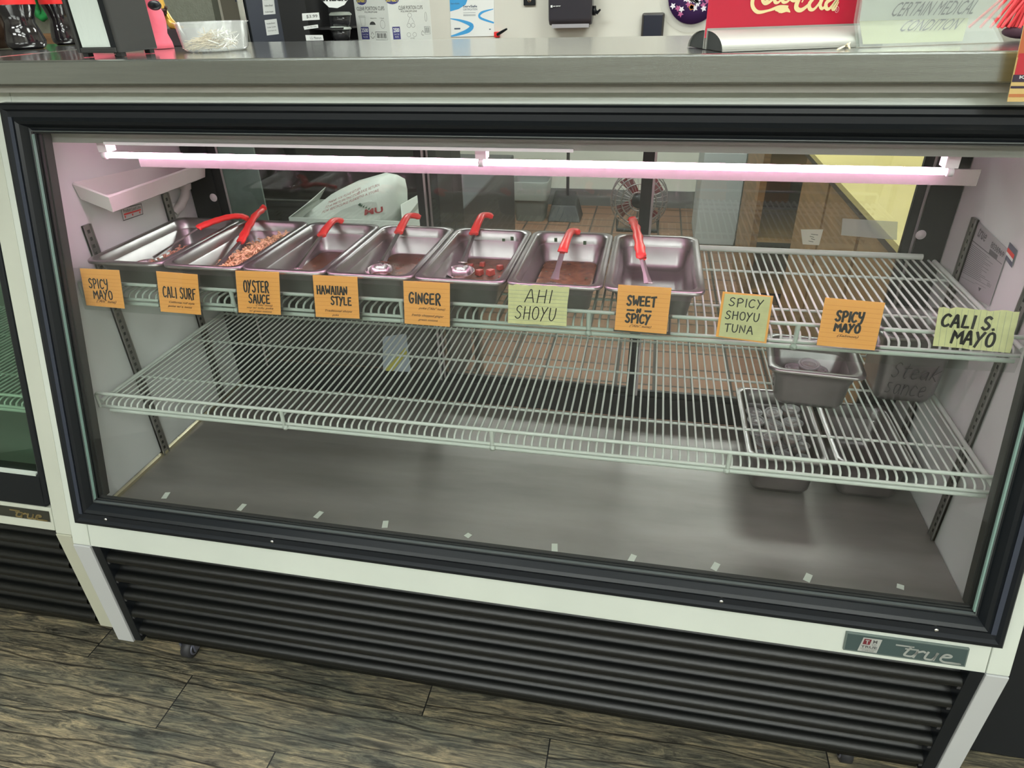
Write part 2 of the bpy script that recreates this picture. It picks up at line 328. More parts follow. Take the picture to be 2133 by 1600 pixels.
# ================================================================== display case
case = thing('display_case', (.87, .30, FL), 'long white refrigerated deli display case with sloping glass front', 'display case')
def sl(x, z, off=0): return Vector((x, T*z+off, z))       # on the leaning front plane; off = metres behind it
def slab(mb, x0, x1, z0, z1, o0, o1):                       # slab parallel to the leaning front
    return mb.hexa([sl(x0,z0,o1), sl(x1,z0,o1), sl(x1,z1,o1), sl(x0,z1,o1)], [sl(x0,z0,o0), sl(x1,z0,o0), sl(x1,z1,o0), sl(x0,z1,o0)])
ZT, ZK, ZB = .789, -.063, -.368
def case_front(P, x0, x1, lo, side='both', dz=0, dy=0, wm=white, seam=True):
    # white posts, rails
    for s, (a, b) in (('left', (x0-.03, x0+.012)), ('right', (x1-.005, x1+.03))):
        if side != 'both' and s != side: continue
        slab(MB(), a, b, ZK+dz, .806+dz, .004+dy, .05+dy).build('corner_post', wm, P, .0015)
        yb = T*(ZK+dz)+.004+dy
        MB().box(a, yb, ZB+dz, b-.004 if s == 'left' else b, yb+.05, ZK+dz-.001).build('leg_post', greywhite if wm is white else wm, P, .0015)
# white frame
for a, b in ((-.03, .012), (1.735, 1.77)):
    slab(MB(), a, b, ZK, .806, .004, .05).build('corner_post', white, case, .0015)
    yb = T*ZK+.004
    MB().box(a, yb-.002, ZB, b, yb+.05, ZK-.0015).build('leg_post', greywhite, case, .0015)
slab(MB(), .0135, 1.7335, ZK, .008, .0045, .05).build('sill_panel', white, case, .001)
slab(MB(), .0135, 1.7335, .775, .8065, .003, .05).build('top_rail', white, case, .001)
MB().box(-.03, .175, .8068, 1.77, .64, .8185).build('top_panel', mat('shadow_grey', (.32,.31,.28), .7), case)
# side shells, back and underside
MB().prism([(-.03,T*ZK+.051,ZK),(-.03,.62,ZK),(-.03,.62,.80),(-.03,T*.80+.051,.80)], (.045,0,0)).build('side_panel', liner, case)
MB().prism([(1.725,T*ZK+.051,ZK),(1.725,.62,ZK),(1.725,.62,.80),(1.725,T*.80+.051,.80)], (.045,0,0)).build('side_panel', liner, case)
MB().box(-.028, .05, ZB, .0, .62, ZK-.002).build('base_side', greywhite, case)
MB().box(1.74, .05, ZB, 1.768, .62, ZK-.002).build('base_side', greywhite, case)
MB().box(.0, .60, ZB, 1.74, .62, -.03).build('base_back', blackM, case)
# black front frame: stepped profile running round the glass
def ring(mb, prof, x0=0, x1=1.74, z0=0, z1=ZT):       # prof: (inset, offset in front (-))
    ls = []
    for i, o in prof:
        ls.append([sl(x0+i, z0+i, o), sl(x1-i, z0+i, o), sl(x1-i, z1-i, o), sl(x0+i, z1-i, o)])
    vs = [p for l in ls for p in l]; k = len(ls)
    mb.add(vs, [(a*4+j, a*4+(j+1) % 4, (a+1)*4+(j+1) % 4, (a+1)*4+j) for a in range(k-1) for j in range(4)])
    return mb
ring(MB(), [(0,.01),(0,-.011),(.003,-.014),(.009,-.015)]).build('window_frame', black, case)
fr = MB(); ring(fr, [(.009,-.015),(.013,-.010),(.022,-.009)]); fr.build('frame_channel', mat('channel_vinyl', (.009,.011,.015), .5, spec=.3), case)
for x0_, x1_ in ((.0135,.0215),(1.7185,1.7265)): slab(MB(), x0_, x1_, .022, ZT-.022, -.0108, -.0098).build('side_strip', blueblack, case)
ring(MB(), [(.022,-.009),(.028,-.013),(.033,-.010),(.040,.002),(.045,.004),(.045,.02)]).build('window_frame_inner', black, case)
ring(MB(), [(.0445,-.001),(.0462,-.001),(.0462,.004)]).build('gasket_line', mat('worn_gasket', (.07,.08,.08), .4), case)
ring(MB(), [(.0462,.006),(.050,.006)]).build('glass_seal', mat('glass_seal', (.02,.022,.022), .5), case)
slab(MB(), 1.691, 1.6955, .05, .738, .0, .005).build('glass_edge', mat('pale_green_edge', (.22,.34,.30), .3), case)
slab(MB(), .0445, .0475, .05, .738, .0, .005).build('glass_edge', mat('pale_green_edge', (.22,.34,.30), .3), case)
ring(MB(), [(.045,.0135),(.0475,.014),(.0475,.020),(.038,.020)]).build('inner_lining', mat('charcoal_lining', (.03,.03,.03), .5), case)
for a, b in ((.042,.0505),(1.6895,.1698*10)): slab(MB(), a, b, .040, .745, .0205, .038).build('inner_lining', mat('charcoal_lining', (.03,.03,.03), .5), case)
for x, z in ((.0155,.70),(.0155,.44),(.0155,.07),(.075,.0155),(.45,.0155),(1.3,.0155),(1.64,.0155)):
    c = sl(x, z, -.0095); MB().lathe(c, [(.0001,.0012),(.003,.001),(.0036,0)], 12, (0,-1,T)).build('screw', chrome, case)
slab(MB(), .046, 1.694, .046, .743, .008, .013).build('glass_pane', glass, case)
# inside
MB().box(.0172, .03, -.03, 1.7228, .598, -.011).build('case_floor', steelin, case)
MB().box(.0172, .03, -.0108, .0222, .598, -.004).build('floor_trim', mat('brass_trim', (.62,.55,.38), .3, .9), case)
MB().box(.0172, .03, -.0108, .0182, .598, .002).build('floor_trim', chrome, case)
vl = MB().box(.0172, .2185, .718, 1.7228, .228, .796)
vl.build('valance', mat('grey_valance', (.30,.29,.27), .4), case)
MB().box(.16, .212, .7165, 1.0, .2178, .7215).build('valance_lip', mat('white_lip', (.8,.72,.76), .3), case)
MB().box(.0172, .23, .776, 1.7228, .62, .80).build('case_ceiling', liner, case)
fx = MB().box(.18, .262, .668, 1.60, .266, .692).build('lamp_reflector', mat('lamp_reflector', (.55,.45,.49), .16, .8), case)
tb = MB().tube([(.135,.246,.692),(1.545,.246,.692)], .0052, 12).build('lamp_tube', mat('pink_white_tube', (1,.9,.95), .4, emit=(1,.58,.78), es=TUBE), case)
for x in (.13, .845, 1.55):
    MB().box(x-.009, .238, .698, x+.009, .262, .718).build('lamp_bracket', mat('pale_lamp_holder', (.75,.66,.70), .4), case)
    MB().lathe((x, .240, .692), [(.0001,-.004),(.0062,-.004),(.0062,.004),(.0001,.004)], 12, (1,0,0)).build('lamp_cap', mat('pale_lamp_cap', (.7,.62,.66), .4), case)
# shelf tracks on both side walls
for side, x, sg in ((0, .0172, 1), (1, 1.7228, -1)):
    for y in (.256, .503):
        tr = MB(); w0 = .010
        tr.box(min(x,x+sg*.007), y-w0, -.010, max(x,x+sg*.007), y-w0+.003, .553)
        tr.box(min(x,x+sg*.007), y+w0-.003, -.010, max(x,x+sg*.007), y+w0, .553)
        tr.box(min(x,x+sg*.004), y-w0, -.010, max(x,x+sg*.004), y+w0, .553)
        o = tr.build('shelf_track', trackm, case)
        sl_ = MB()
        for k in range(36): z = .004+k*.0152; sl_.box(min(x+sg*.004,x+sg*.0045), y-.003, z, max(x+sg*.004,x+sg*.0045), y+.003, z+.007)
        sl_.build('slots', blackM, o)
# back frame with three sliding glass doors
bf = MB(); YD = .60
bf.box(.0172, YD, -.011, 1.7228, YD+.03, .05); bf.box(.0172, YD, .735, 1.7228, YD+.03, .776)
bf.box(.0172, YD, .05, .085, YD+.03, .735); bf.box(1.665, YD, .05, 1.7228, YD+.03, .735)
bf.build('back_door_frame', black, case)
for x, z in ((.075,.52),(1.672,.49),(1.67,.70)):
    MB().lathe((x, YD-.0005, z), [(.0001,.004),(.006,.003),(.010,0)], 14, (0,-1,0)).build('door_bolt', mat('white_bolt', (.6,.55,.56), .4), case)
for a, b, yy in ((.085,.620,.0),(.600,1.125,.012),(1.105,1.665,.0)):
    d = MB(); y = YD+.006+yy
    d.box(a, y, .05, a+.022, y+.009, .735); d.box(b-.022, y, .05, b, y+.009, .735); d.box(a+.022, y, .05, b-.022, y+.009, .065); d.box(a+.022, y, .72, b-.022, y+.009, .735)
    d.cur = 1; d.box(a+.022, y-.001, .05, a+.027, y+.0, .735); d.box(b-.005, y-.001, .05, b, y+.0, .735)
    o = d.build('sliding_door', [black, mat('aluminium_edge', (.55,.50,.52), .3, .8)], case)
    MB().box(a+.022, y+.003, .065, b-.022, y+.005, .72).build('door_pane', dglass, o)
# drain pan and elbow on the left wall
dp = MB()
def dploop(i, z): 
    return [Vector((.0175+i*.2, .262+i, z+.028)), Vector((.088-i, .262+i, z+.004)), Vector((.084-i, .585-i, z)), Vector((.0175+i*.2, .62-i, z+.002))]
dp.loops([dploop(.022,.567), dploop(.004,.574), dploop(-.001,.604), dploop(.002,.607), dploop(.005,.605), dploop(.026,.572)], smooth=False, capa=True, capb=True)
dp.build('drip_tray', mat('white_tray_plastic', (.68,.64,.62), .4), case)
MB().tube([(.042,.555,.585),(.042,.553,.566),(.040,.552,.553)], .0135, 14).tube([(.040,.552,.553),(.036,.548,.535),(.028,.535,.516),(.018,.52,.505)], .0105, 14).build('drain_elbow', mat('grey_drain_pipe', (.55,.50,.50), .4), case)
MB().lathe((.0175,.523,.508), [(.017,.0),(.017,.002),(.010,.003)], 16, (1,0,0)).build('drain_flange', liner, case)
# load line sticker
q = Quad((.0178,.361,.557),(.0178,.424,.551),(.0178,.42,.528),(.0178,.357,.531)).toward((1,.3,.5))
st = sheet(q, .0004).build('load_line_sticker', mat('grey_sticker', (.62,.58,.58), .5), case)
r_ = MB()
for a in ((0,0,1,.06),(0,.94,1,1),(0,0,.02,1),(.98,0,1,1)): rect(r_, q, *a)
print_text(r_, q, 'Product Load Line', .08, .92, .12, .40); r_.cur = 1; rect(r_, q, .08,.46,.92,.60)
for u in (.12,.48,.84): flat(r_, q, [(u-.04,.66),(u+.05,.66),(u+.005,.88)])
r_.build('print', [ink, redp], st)
# rating label on the right wall
q = Quad((1.7222,.520,.552),(1.7222,.362,.541),(1.7222,.357,.442),(1.7222,.498,.412)).toward((0,.3,.5))
st = sheet(q, .0004).build('rating_label', mat('silver_label', (.52,.48,.52), .35, .3), case)
r_ = MB(); print_text(r_, q, 'true', .22,.45,.03,.17, .3, bold=.01); print_text(r_, q, '8036969', .62,.96,.07,.17, bold=.02); rect(r_, q, .02,.26,.98,.272)
rect(r_, q, .62,.19,.84,.26)
for k in range(17): rect(r_, q, .06, .31+k*.025, .06+random.uniform(.5,.85), .316+k*.025)
rect(r_, q, .1,.78,.5,.784); rect(r_, q, .5,.76,.8,.764); flat(r_, q, [(.62,.80),(.70,.80),(.66,.86)]); print_text(r_, q, 'SSU', .8,.9,.66,.72)
r_.build('print', mat('label_ink', (.13,.11,.13), .6), st)
q = Quad((1.7224,.366,.553),(1.7224,.336,.549),(1.7224,.333,.520),(1.7224,.365,.526)).toward((0,.3,.5))
st = sheet(q, .0004).build('warning_sticker', mat('navy_sticker', (.10,.10,.16), .5), case)
r_ = MB(); rect(r_, q, .05,.3,.95,.55); r_.cur = 1; rect(r_, q, .05,.55,.95,.72); r_.build('print', [redp, paperw], st)
# tape scraps
for i, (x, y) in enumerate([(.122,.112),(.312,.105),(.488,.111),(.639,.107),(.817,.105),(.994,.101),(1.145,.098),(1.3,.104),(1.465,.105),(1.624,.111)]):
    s_ = .55 if i in (4,9) else 1; a = random.uniform(-.5,.3); c, s2 = math.cos(a)*.0068, math.sin(a)*.0068; h = .011*s_
    ux, uy = math.cos(a), math.sin(a); MB().prism([(x+ux*p-uy*q_, y+uy*p+ux*q_, -.0108) for p, q_ in ((-.0062,-h*.9),(.0058,-h),(.0065,h*.95),(-.005,h))], (0,0,.0004)).build('tape_scrap', mat('white_tape', (.72,.75,.68), .6, alpha=1), case)
# louvred kick panel: ribs with rounded noses
def kick(P, x0, x1, dz=0, dy=0):
    mb = MB(); prof = []; y0 = .012+dy; ztop = ZK-.002+dz; pitch = .0575
    prof.append((y0-.002, ztop))
    for k in range(5):
        zc = ztop-.040-k*pitch
        for a in range(-90, 91, 15):
            t = math.radians(a); prof.append((y0-.020*math.cos(t)-.002*(a+90)/180, zc-.014*math.sin(t)))
        prof.append((y0+.006, zc-.018)); prof.append((y0+.006, zc-.030))
    prof.append((y0-.008, ZB+.022+dz)); prof.append((y0-.008, ZB+dz)); prof.append((y0+.01, ZB+dz))
    n = len(prof); mb.add([(x0, y, z) for y, z in prof]+[(x1, y, z) for y, z in prof], [(i, i+1, n+i+1, n+i) for i in range(n-1)], True)
    return mb.build('kick_louvre', louvm, P)
kick(case, .034, 1.712)
for a, b in ((.0135,.034),(1.712,1.7345)): MB().box(a, -.010, ZB+.004, b, .02, ZK-.002).build('louvre_end_rail', black, case, .001)
for i in range(5):
    for x in (.036, 1.709): MB().box(x-.003, -.0085, ZK-.052-i*.0575, x+.003, .004, ZK-.045-i*.0575).build('louvre_clip', mat('dark_clip', (.10,.10,.11), .3, .6), case)
for x, y in ((.125,.024),(1.60,.04),(.16,.5),(1.58,.5)):
    c = MB().lathe((x-.012, y, FL+.0235), [(.001,0),(.012,.0),(.0235,.002),(.0235,.022),(.012,.024),(.001,.024)], 20, (1,0,0)).build('caster', mat('caster_rubber', (.03,.03,.035), .5), case)
    MB().lathe((x-.013, y, FL+.0235), [(.012,0),(.016,.0),(.016,.026),(.012,.026)], 20, (1,0,0)).box(x-.02, y-.008, FL+.02, x-.015, y+.02, ZB+.04).box(x+.015, y-.008, FL+.02, x+.02, y+.02, ZB+.04).build('caster_bracket', mat('grey_bracket', (.25,.26,.34), .3, .7), c)
# name plate
def plate(P, q, dark, rim, letter, worn=False):
    np_ = sheet(q, .0045).build('name_plate', rim, P, .0006)
    mb = MB(); rect(mb, q, .012,.07,.988,.93,.0003); mb.build('plate_field', dark, np_)
    mb = MB()
    W = lambda pts, wd: ribbon(mb, q, smooth_pts(pts,4), wd, .0012)
    k = .0036
    W([(.42,.30),(.50,.30),(.56,.30)], k*.8); W([(.545,.30),(.50,.72),(.51,.80),(.56,.80),(.59,.62)], k); W([(.50,.44),(.60,.42)], k*.7)
    W([(.60,.46),(.575,.84)], k); W([(.595,.56),(.64,.46),(.66,.50)], k)
    W([(.685,.46),(.665,.78),(.69,.84),(.73,.80),(.76,.46)], k); W([(.76,.46),(.74,.78),(.76,.84),(.80,.80),(.83,.5)], k) if worn else W([(.757,.46),(.737,.84)], k)
    W([(.80,.62),(.86,.58),(.87,.50),(.84,.45),(.81,.52),(.79,.74),(.82,.86),(.88,.86),(.94,.86)], k)
    W([(.90,.86),(.955,.86)], k*.6)
    mb.build('script_lettering', letter, np_)
    return np_
q = Quad(sl(1.510,-.018,-.0), sl(1.700,-.018,-.0), sl(1.700,-.053,-.0), sl(1.510,-.053,-.0)).toward((1,-3,0))
pl = plate(case, q, mat('grey_green_field', (.055,.085,.085), .4), mat('pewter', (.20,.25,.24), .35, .5), mat('pewter_letter', (.42,.44,.42), .4, .3))
e = MB(); flat(e, q, [(.145,.14),(.30,.14),(.275,.90),(.115,.90)], .001); e.build('emblem', mat('emblem_silver', (.48,.49,.47), .4, .2), pl)
e = MB(); flat(e, q, [(.155,.20),(.215,.20),(.205,.50),(.145,.50)], .0014); e.build('emblem_square', mat('maroon', (.16,.02,.03), .4), pl)
e = MB(); print_text(e, q, 'T', .165,.197,.25,.46, bold=.03, off=.0018); e.build('emblem_letter', mat('emblem_silver', (.5,.5,.5)), pl)
e = MB(); print_text(e, q, 'M', .228,.262,.21,.38, bold=.02, off=.0018); print_text(e, q, 'CO', .222,.258,.40,.52, off=.0018); print_text(e, q, 'TRUE', .135,.27,.55,.68, bold=.03, off=.0018); print_text(e, q, 'MANUFACTURING', .133,.265,.71,.76, off=.0018); print_text(e, q, 'COMPANY', .15,.25,.79,.86, off=.0018); 
e.build('emblem_print', greytxt, pl)
# ================================================================== neighbouring case (left)
nb = thing('display_case', (-.55, .30, FL), 'cream white deli display case cut off at the left edge, green interior light put into its glass tint', 'display case')
O = .006
slab(MB(), -.071, -.032, -.045, .806, O, .05).build('corner_post', whiteB, nb, .001)
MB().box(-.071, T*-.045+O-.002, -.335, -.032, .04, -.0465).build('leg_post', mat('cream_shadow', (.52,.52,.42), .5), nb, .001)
slab(MB(), -1.0, -.0725, -.040, .012, O, .05).build('sill_panel', whiteB, nb, .001)
slab(MB(), -1.0, -.0725, .785, .8065, O, .05).build('top_rail', whiteB, nb, .001)
slab(MB(), -1.0, -.08, .014, .085, .004, .04).build('window_frame', black, nb, .003)
slab(MB(), -.088, -.0725, .02, .78, .004, .04).build('window_frame', black, nb, .003)
slab(MB(), -1.0, -.09, .70, .78, .004, .04).build('window_frame', black, nb, .003)
slab(MB(), -1.0, -.088, .085, .70, .012, .016).build('glass_pane', clear('green_lit_glass', (.80,.90,.83), ior=1.42), nb)  # green light of the interior is put into the glass tint
slab(MB(), -1.0, -.092, .083, .088, .004, .012).build('glass_edge', mat('glass_edge_light', (.55,.6,.55), .3), nb)
MB().box(-1.0, .04, -.03, -.088, .60, -.011).build('case_floor', mat('grey_green_floor', (.22,.25,.22), .5), nb)
MB().box(-1.0, .60, -.03, -.032, .62, .80).build('case_back', mat('grey_back', (.22,.25,.22), .5), nb)
MB().prism([(-.085,.06,-.04),(-.085,.60,-.04),(-.085,.60,.79),(-.085,.25,.79)], (.05,0,0)).build('side_panel', mat('dark_liner', (.10,.11,.10), .5), nb)
MB().box(-1.0, .60, -.34, -.032, .62, -.04).build('base_back', blackM, nb)
MB().box(-1.0,.17,.8068,-.032,.64,.8185).build('top_panel', mat('shadow_grey', (.32,.31,.28), .7), nb)
kick(nb, -1.0, -.076, .02, .0)
q = Quad((-.25,T*.0045+O,.0045),(-.0775,T*.0045+O,.0045),(-.0775,T*-.022+O,-.022),(-.25,T*-.022+O,-.022)).toward((0,-3,0))
plate(nb, q, mat('worn_plate_field', (.03,.03,.022), .5), mat('worn_plate_rim', (.05,.05,.045), .4), mat('worn_gold_letter', (.20,.15,.06), .5), True)

# ================================================================== wire shelves
def wire_shelf(x0, x1, yf, yr, z, label, group, nposts, rz=0, zr=None, rear_tube=True):
    t = thing('wire_shelf', ((x0+x1)/2, (yf+yr)/2, z), label, 'shelf', group)
    n = int((x1-x0-.03)/.01485); mb = MB()
    for i in range(n+1):
        x = x0+.016+i*(x1-x0-.032)/n
        mb.tube([(x, yr, z), (x, yf+.012, z), (x, yf+.004, z-.003), (x, yf+.001, z-.010)], .0021, 6)
    mb.build('wire_deck', wirem, t)
    mb = MB()
    for y in (yf+.115, yf+.30): mb.tube([(x0+.004, y, z-.0042), (x1-.004, y, z-.0042)], .0026, 8)
    mb.build('cross_rod', wirem, t)
    MB().tube([(x0, yf, z-.011), (x1, yf, z-.011)], .0032, 8).build('front_rod', wirem, t)
    MB().tube([(x0+.02, yf+.004, z-.022), (x1-.01, yf+.004, z-.022)], .0042, 8).build('lower_rail', wirem, t)
    zt = z+.022; r = .008; L = [(x0+.004, yf-.003, z-.012)]
    for a in range(180, 89, -15): L.append((x0+.004+r+r*math.cos(math.radians(a)), yf-.003, zt-r+r*math.sin(math.radians(a))))
    for a in range(90, -1, -15): L.append((x1-.004-r+r*math.cos(math.radians(a)), yf-.003, zt-r+r*math.sin(math.radians(a))))
    L.append((x1-.004, yf-.003, z-.012))
    MB().tube(L, .0034, 8).build('front_guard', wirem, t)
    for i in range(nposts):
        x = x0+(i+1)*(x1-x0)/(nposts+1) if nposts else 0
        MB().tube([(x, yf-.003, zt), (x, yf-.003, z-.011)], [.0042,.0036], 8).lathe((x, yf, z-.020), [(.0001,-.006),(.0055,-.003),(.0055,.003),(.0001,.006)], 10, (0,1,0)).build('guard_stay', wirem, t)
    for x in (x0+.004, x1-.004): MB().tube([(x, yf+.004, z-.002), (x, yr, z-.002)], .0045, 8).build('side_bar', wirem, t)
    if rear_tube: MB().tube([(x0+.02, yr-.004, z+.008), (x1-.03, yr-.004, z+.008)], .0062, 10).build('rear_tube', wirem, t)
    else: MB().tube([(x0, yr, z-.004), (x1, yr, z-.004)], .003, 8).build('rear_rod', wirem, t)
    return t
ZU, ZL = .440, .217
wire_shelf(.024, 1.712, .186, .590, ZU, 'upper mint white wire shelf holding the steel pans behind the note cards', None, 4)
wire_shelf(.024, 1.718, .128, .585, ZL, 'lower mint white wire shelf, mostly empty, holding two small pans at right', None, 3, rear_tube=False)

wire_shelf(-.98, -.105, .128, .585, .19, 'wire shelf inside the left case, seen through glass coloured for its green interior light', None, 1, rear_tube=False)
# ================================================================== pans
def pan(name, cx, cy, zr, w_, d, h, label, group=None, rot=0, rc=.022, m=None):
    loops = []
    for i, dz, r in ((0,-.0045,rc),(0,0,rc),(.002,.0015,rc),(.010,.0015,rc),(.0135,-.001,rc+.004),(.016,-h*.3,rc+.006),(.0165,-h*.32,rc+.006),(.019,-h*.35,rc+.004),(.024,-h*.86,rc),(.030,-h*.97,rc),(.042,-h,rc*.8)):
        loops.append(rrect(cx, cy, zr+dz, w_-2*i, d-2*i, max(.004, r-i*.2), 6, rot))
    outer = []
    for i, dz, r in ((.0425,-h-.0008,rc*.8),(.0295,-h*.975-.0008,rc),(.0232,-h*.86,rc),(.018,-h*.35,rc+.004),(.015,-h*.3,rc+.006),(.0125,-.002,rc+.004),(.003,-.0005,rc),(0.0005,-.0045,rc)):
        outer.append(rrect(cx, cy, zr+dz, w_-2*i, d-2*i, max(.004, r-i*.2), 6, rot))
    mb = MB(); mb.loops(loops, True); mb.loops(outer, True, capa=True, capb=False)
    o = mb.build(name, m or pansteel)
    return tag(o, label, 'food pan', group)
names = ['behind the left SPICY MAYO card, with a little pink shredded fish', 'behind the CALI SURF card, heaped with shredded pale meat', 'behind the OYSTER SAUCE card, nearly empty', 'behind the HAWAIIAN STYLE card, with a round ladle and brown sauce', 'behind the GINGER card, with a round ladle and diced red fish', 'behind the AHI SHOYU card, with brown sauce and green flecks', 'behind the SWEET N SPICY card, empty, rightmost of the row']
PX0, PITCH, PYC, PZR, PW, PD, PH = .139, .1672, .331, .505, .1655, .300, .060
for i in range(7):
    pan('steel_food_pan', PX0+i*PITCH, PYC, PZR, PW, PD, PH, 'long steel food pan '+names[i])
PB = PZR-PH
# food
def liquid(i, m, label, z, full=1.0, x0=.028):
    cx = PX0+i*PITCH; y0 = PYC-.118; mb = MB(); L = rrect(cx, PYC+(1-full)*.03, z, PW-2*.029, (PD-2*.029)*full, .02, 5)
    mb.loops([L, [p+(Vector((cx,PYC,z))-p)*.06+Vector((0,0,.001)) for p in L]], True, capa=True)
    return tag(mb.build('sauce', m), label, 'sauce', kind='stuff')
def shreds(i, n, xr, yr, zfun, m, label, name='shredded_meat', sz=1):
    mb = MB(); cx = PX0+i*PITCH
    for k in range(n):
        x = cx+random.uniform(*xr); y = random.uniform(*yr); z = PB+.004+random.random()*zfun(x-cx, y)
        a = random.uniform(0, 6.28); l = random.uniform(.006,.015)*sz; d = Vector((math.cos(a), math.sin(a), random.uniform(-.4,.4)))*l
        x = min(max(x, cx-.044), cx+.044); y = min(max(y, PYC-.108), PYC+.108)
        p = Vector((x,y,z+.002)); c = p+d*.5; e = Vector((random.uniform(-.003,.003), random.uniform(-.003,.003), .002))
        pts = [p, c+e, p+d]
        for t in pts: t.x = min(max(t.x, cx-.05), cx+.05); t.y = min(max(t.y, PYC-.116), PYC+.116); t.z = max(t.z, PB+.003)
        mb.tube(pts, [random.uniform(.0006,.0016)*sz, random.uniform(.0013,.0032)*sz, .0006], 5)
    return tag(mb.build(name, m), label, 'food', kind='stuff')
meat = mat('pale_cooked_meat', (.72,.42,.25), .6, var=.35, vscale=90, bump=.5, bscale=300)
pinkf = mat('pink_cooked_fish', (.55,.24,.17), .5, var=.4, vscale=80, bump=.5, bscale=300)
redf = mat('raw_red_fish', (.36,.06,.045), .35, var=.35, vscale=60)
sauceb = mat('brown_sauce', (.10,.035,.018), .25, var=.45, vscale=60)
green = mat('green_onion', (.03,.07,.03), .5)
shreds(0, 420, (-.03,.045), (.225,.40), lambda x, y: .016, pinkf, 'pink shredded fish scattered in the leftmost pan')
shreds(1, 1500, (-.05,.05), (.215,.44), lambda x, y: .014+.030*max(0, min(1, (x+.05)/.09))*max(0, min(1, (y-.2)/.12)), meat, 'pale shredded meat heaped in the pan behind the CALI SURF card')
liquid(2, sauceb, 'thin dark sauce left in the pan behind the OYSTER SAUCE card', PB+.004)
liquid(3, sauceb, 'brown sauce in the pan behind the HAWAIIAN STYLE card', PB+.008)
liquid(4, mat('thin_reddish_sauce', (.16,.085,.055), .2, var=.4, vscale=50), 'thin reddish sauce in the pan behind the GINGER card', PB+.005)
liquid(5, mat('shoyu_sauce', (.17,.07,.035), .25, var=.4, vscale=80), 'brown shoyu sauce in the pan behind the AHI SHOYU card', PB+.008)
def cubes(i, spots, m, label_fn, cat, name, s=.011):
    for k, (dx, y, sc) in enumerate(spots):
        cx = PX0+i*PITCH+dx; z = PB+.007+s*sc*.3; a = random.uniform(0,1.5); mb = MB(); h = s*sc*.5; c, s2 = math.cos(a)*h*1.25, math.sin(a)*h*1.25
        mb.hexa([(cx-c,y-s2,z-h*.5),(cx+s2,y-c,z-h*.5),(cx+c,y+s2,z-h*.5),(cx-s2,y+c,z-h*.5)], [(cx-c*.8,y-s2*.8,z+h),(cx+s2*.9,y-c*.9,z+h*.9),(cx+c*.9,y+s2*.9,z+h),(cx-s2*.7,y+c*.9,z+h*.8)])
        tag(mb.build(name, m, bevel=.0012), label_fn(k), cat, 'fish cubes in the pan behind the GINGER card' if i == 4 else 'fish scraps in the pan behind the AHI SHOYU card')
lf = lambda k: 'red fish cube in the GINGER pan, '+['nearest the bowl of the ladle','big one at the front right corner','beside the ladle bowl, second from the front','against the right wall, halfway back','left of the middle of the sauce','centre of the sauce, behind the ladle bowl','far left, below the shaft','right side towards the rear','rearmost one under the shaft'][k]
cubes(4, [(.012,.262,1.3),(.046,.285,1.7),(.020,.30,1.1),(.044,.33,1.0),(-.004,.35,1.4),(.018,.352,1.5),(-.03,.372,1.6),(.03,.385,1.2),(-.01,.40,1.1)], redf, lf, 'fish cube', 'fish_cube')
cubes(5, [(.006,.268,1.1),(.040,.285,1.1),(-.03,.24,.7)], mat('cooked_fish_scrap', (.70,.30,.16), .5), lambda k: 'orange fish scrap in the AHI SHOYU sauce, '+['just right of the shaft','near the right wall','left of the shaft at the front'][k], 'fish scrap', 'fish_scrap')
fl = MB()
for k in range(60):
    i = random.choice((4,4,5,5,3)); x = PX0+i*PITCH+random.uniform(-.045,.045); y = random.uniform(.23,.42); a = random.uniform(0,3.1); c, s2 = math.cos(a)*.004, math.sin(a)*.0018
    z = PB+(.0098 if i in (3,5) else .0068); fl.add([(x-c,y-s2,z),(x+s2,y-c*.5,z+.0005),(x+c,y+s2,z),(x-s2,y+c*.5,z+.0005)], [(0,1,2,3)])
for i, u, z in ((4,.022,.487),(4,.040,.492),(5,.025,.489),(5,-.035,.493)):     # flecks stuck on the rear walls
    x = PX0+i*PITCH+u; y = .4648; fl.box(x-.003, y-.0012, z-.004, x+.003, y-.0002, z+.004)
tag(fl.build('onion_flecks', green), 'chopped green onion flecks sprinkled in the middle pans', 'garnish', kind='stuff')

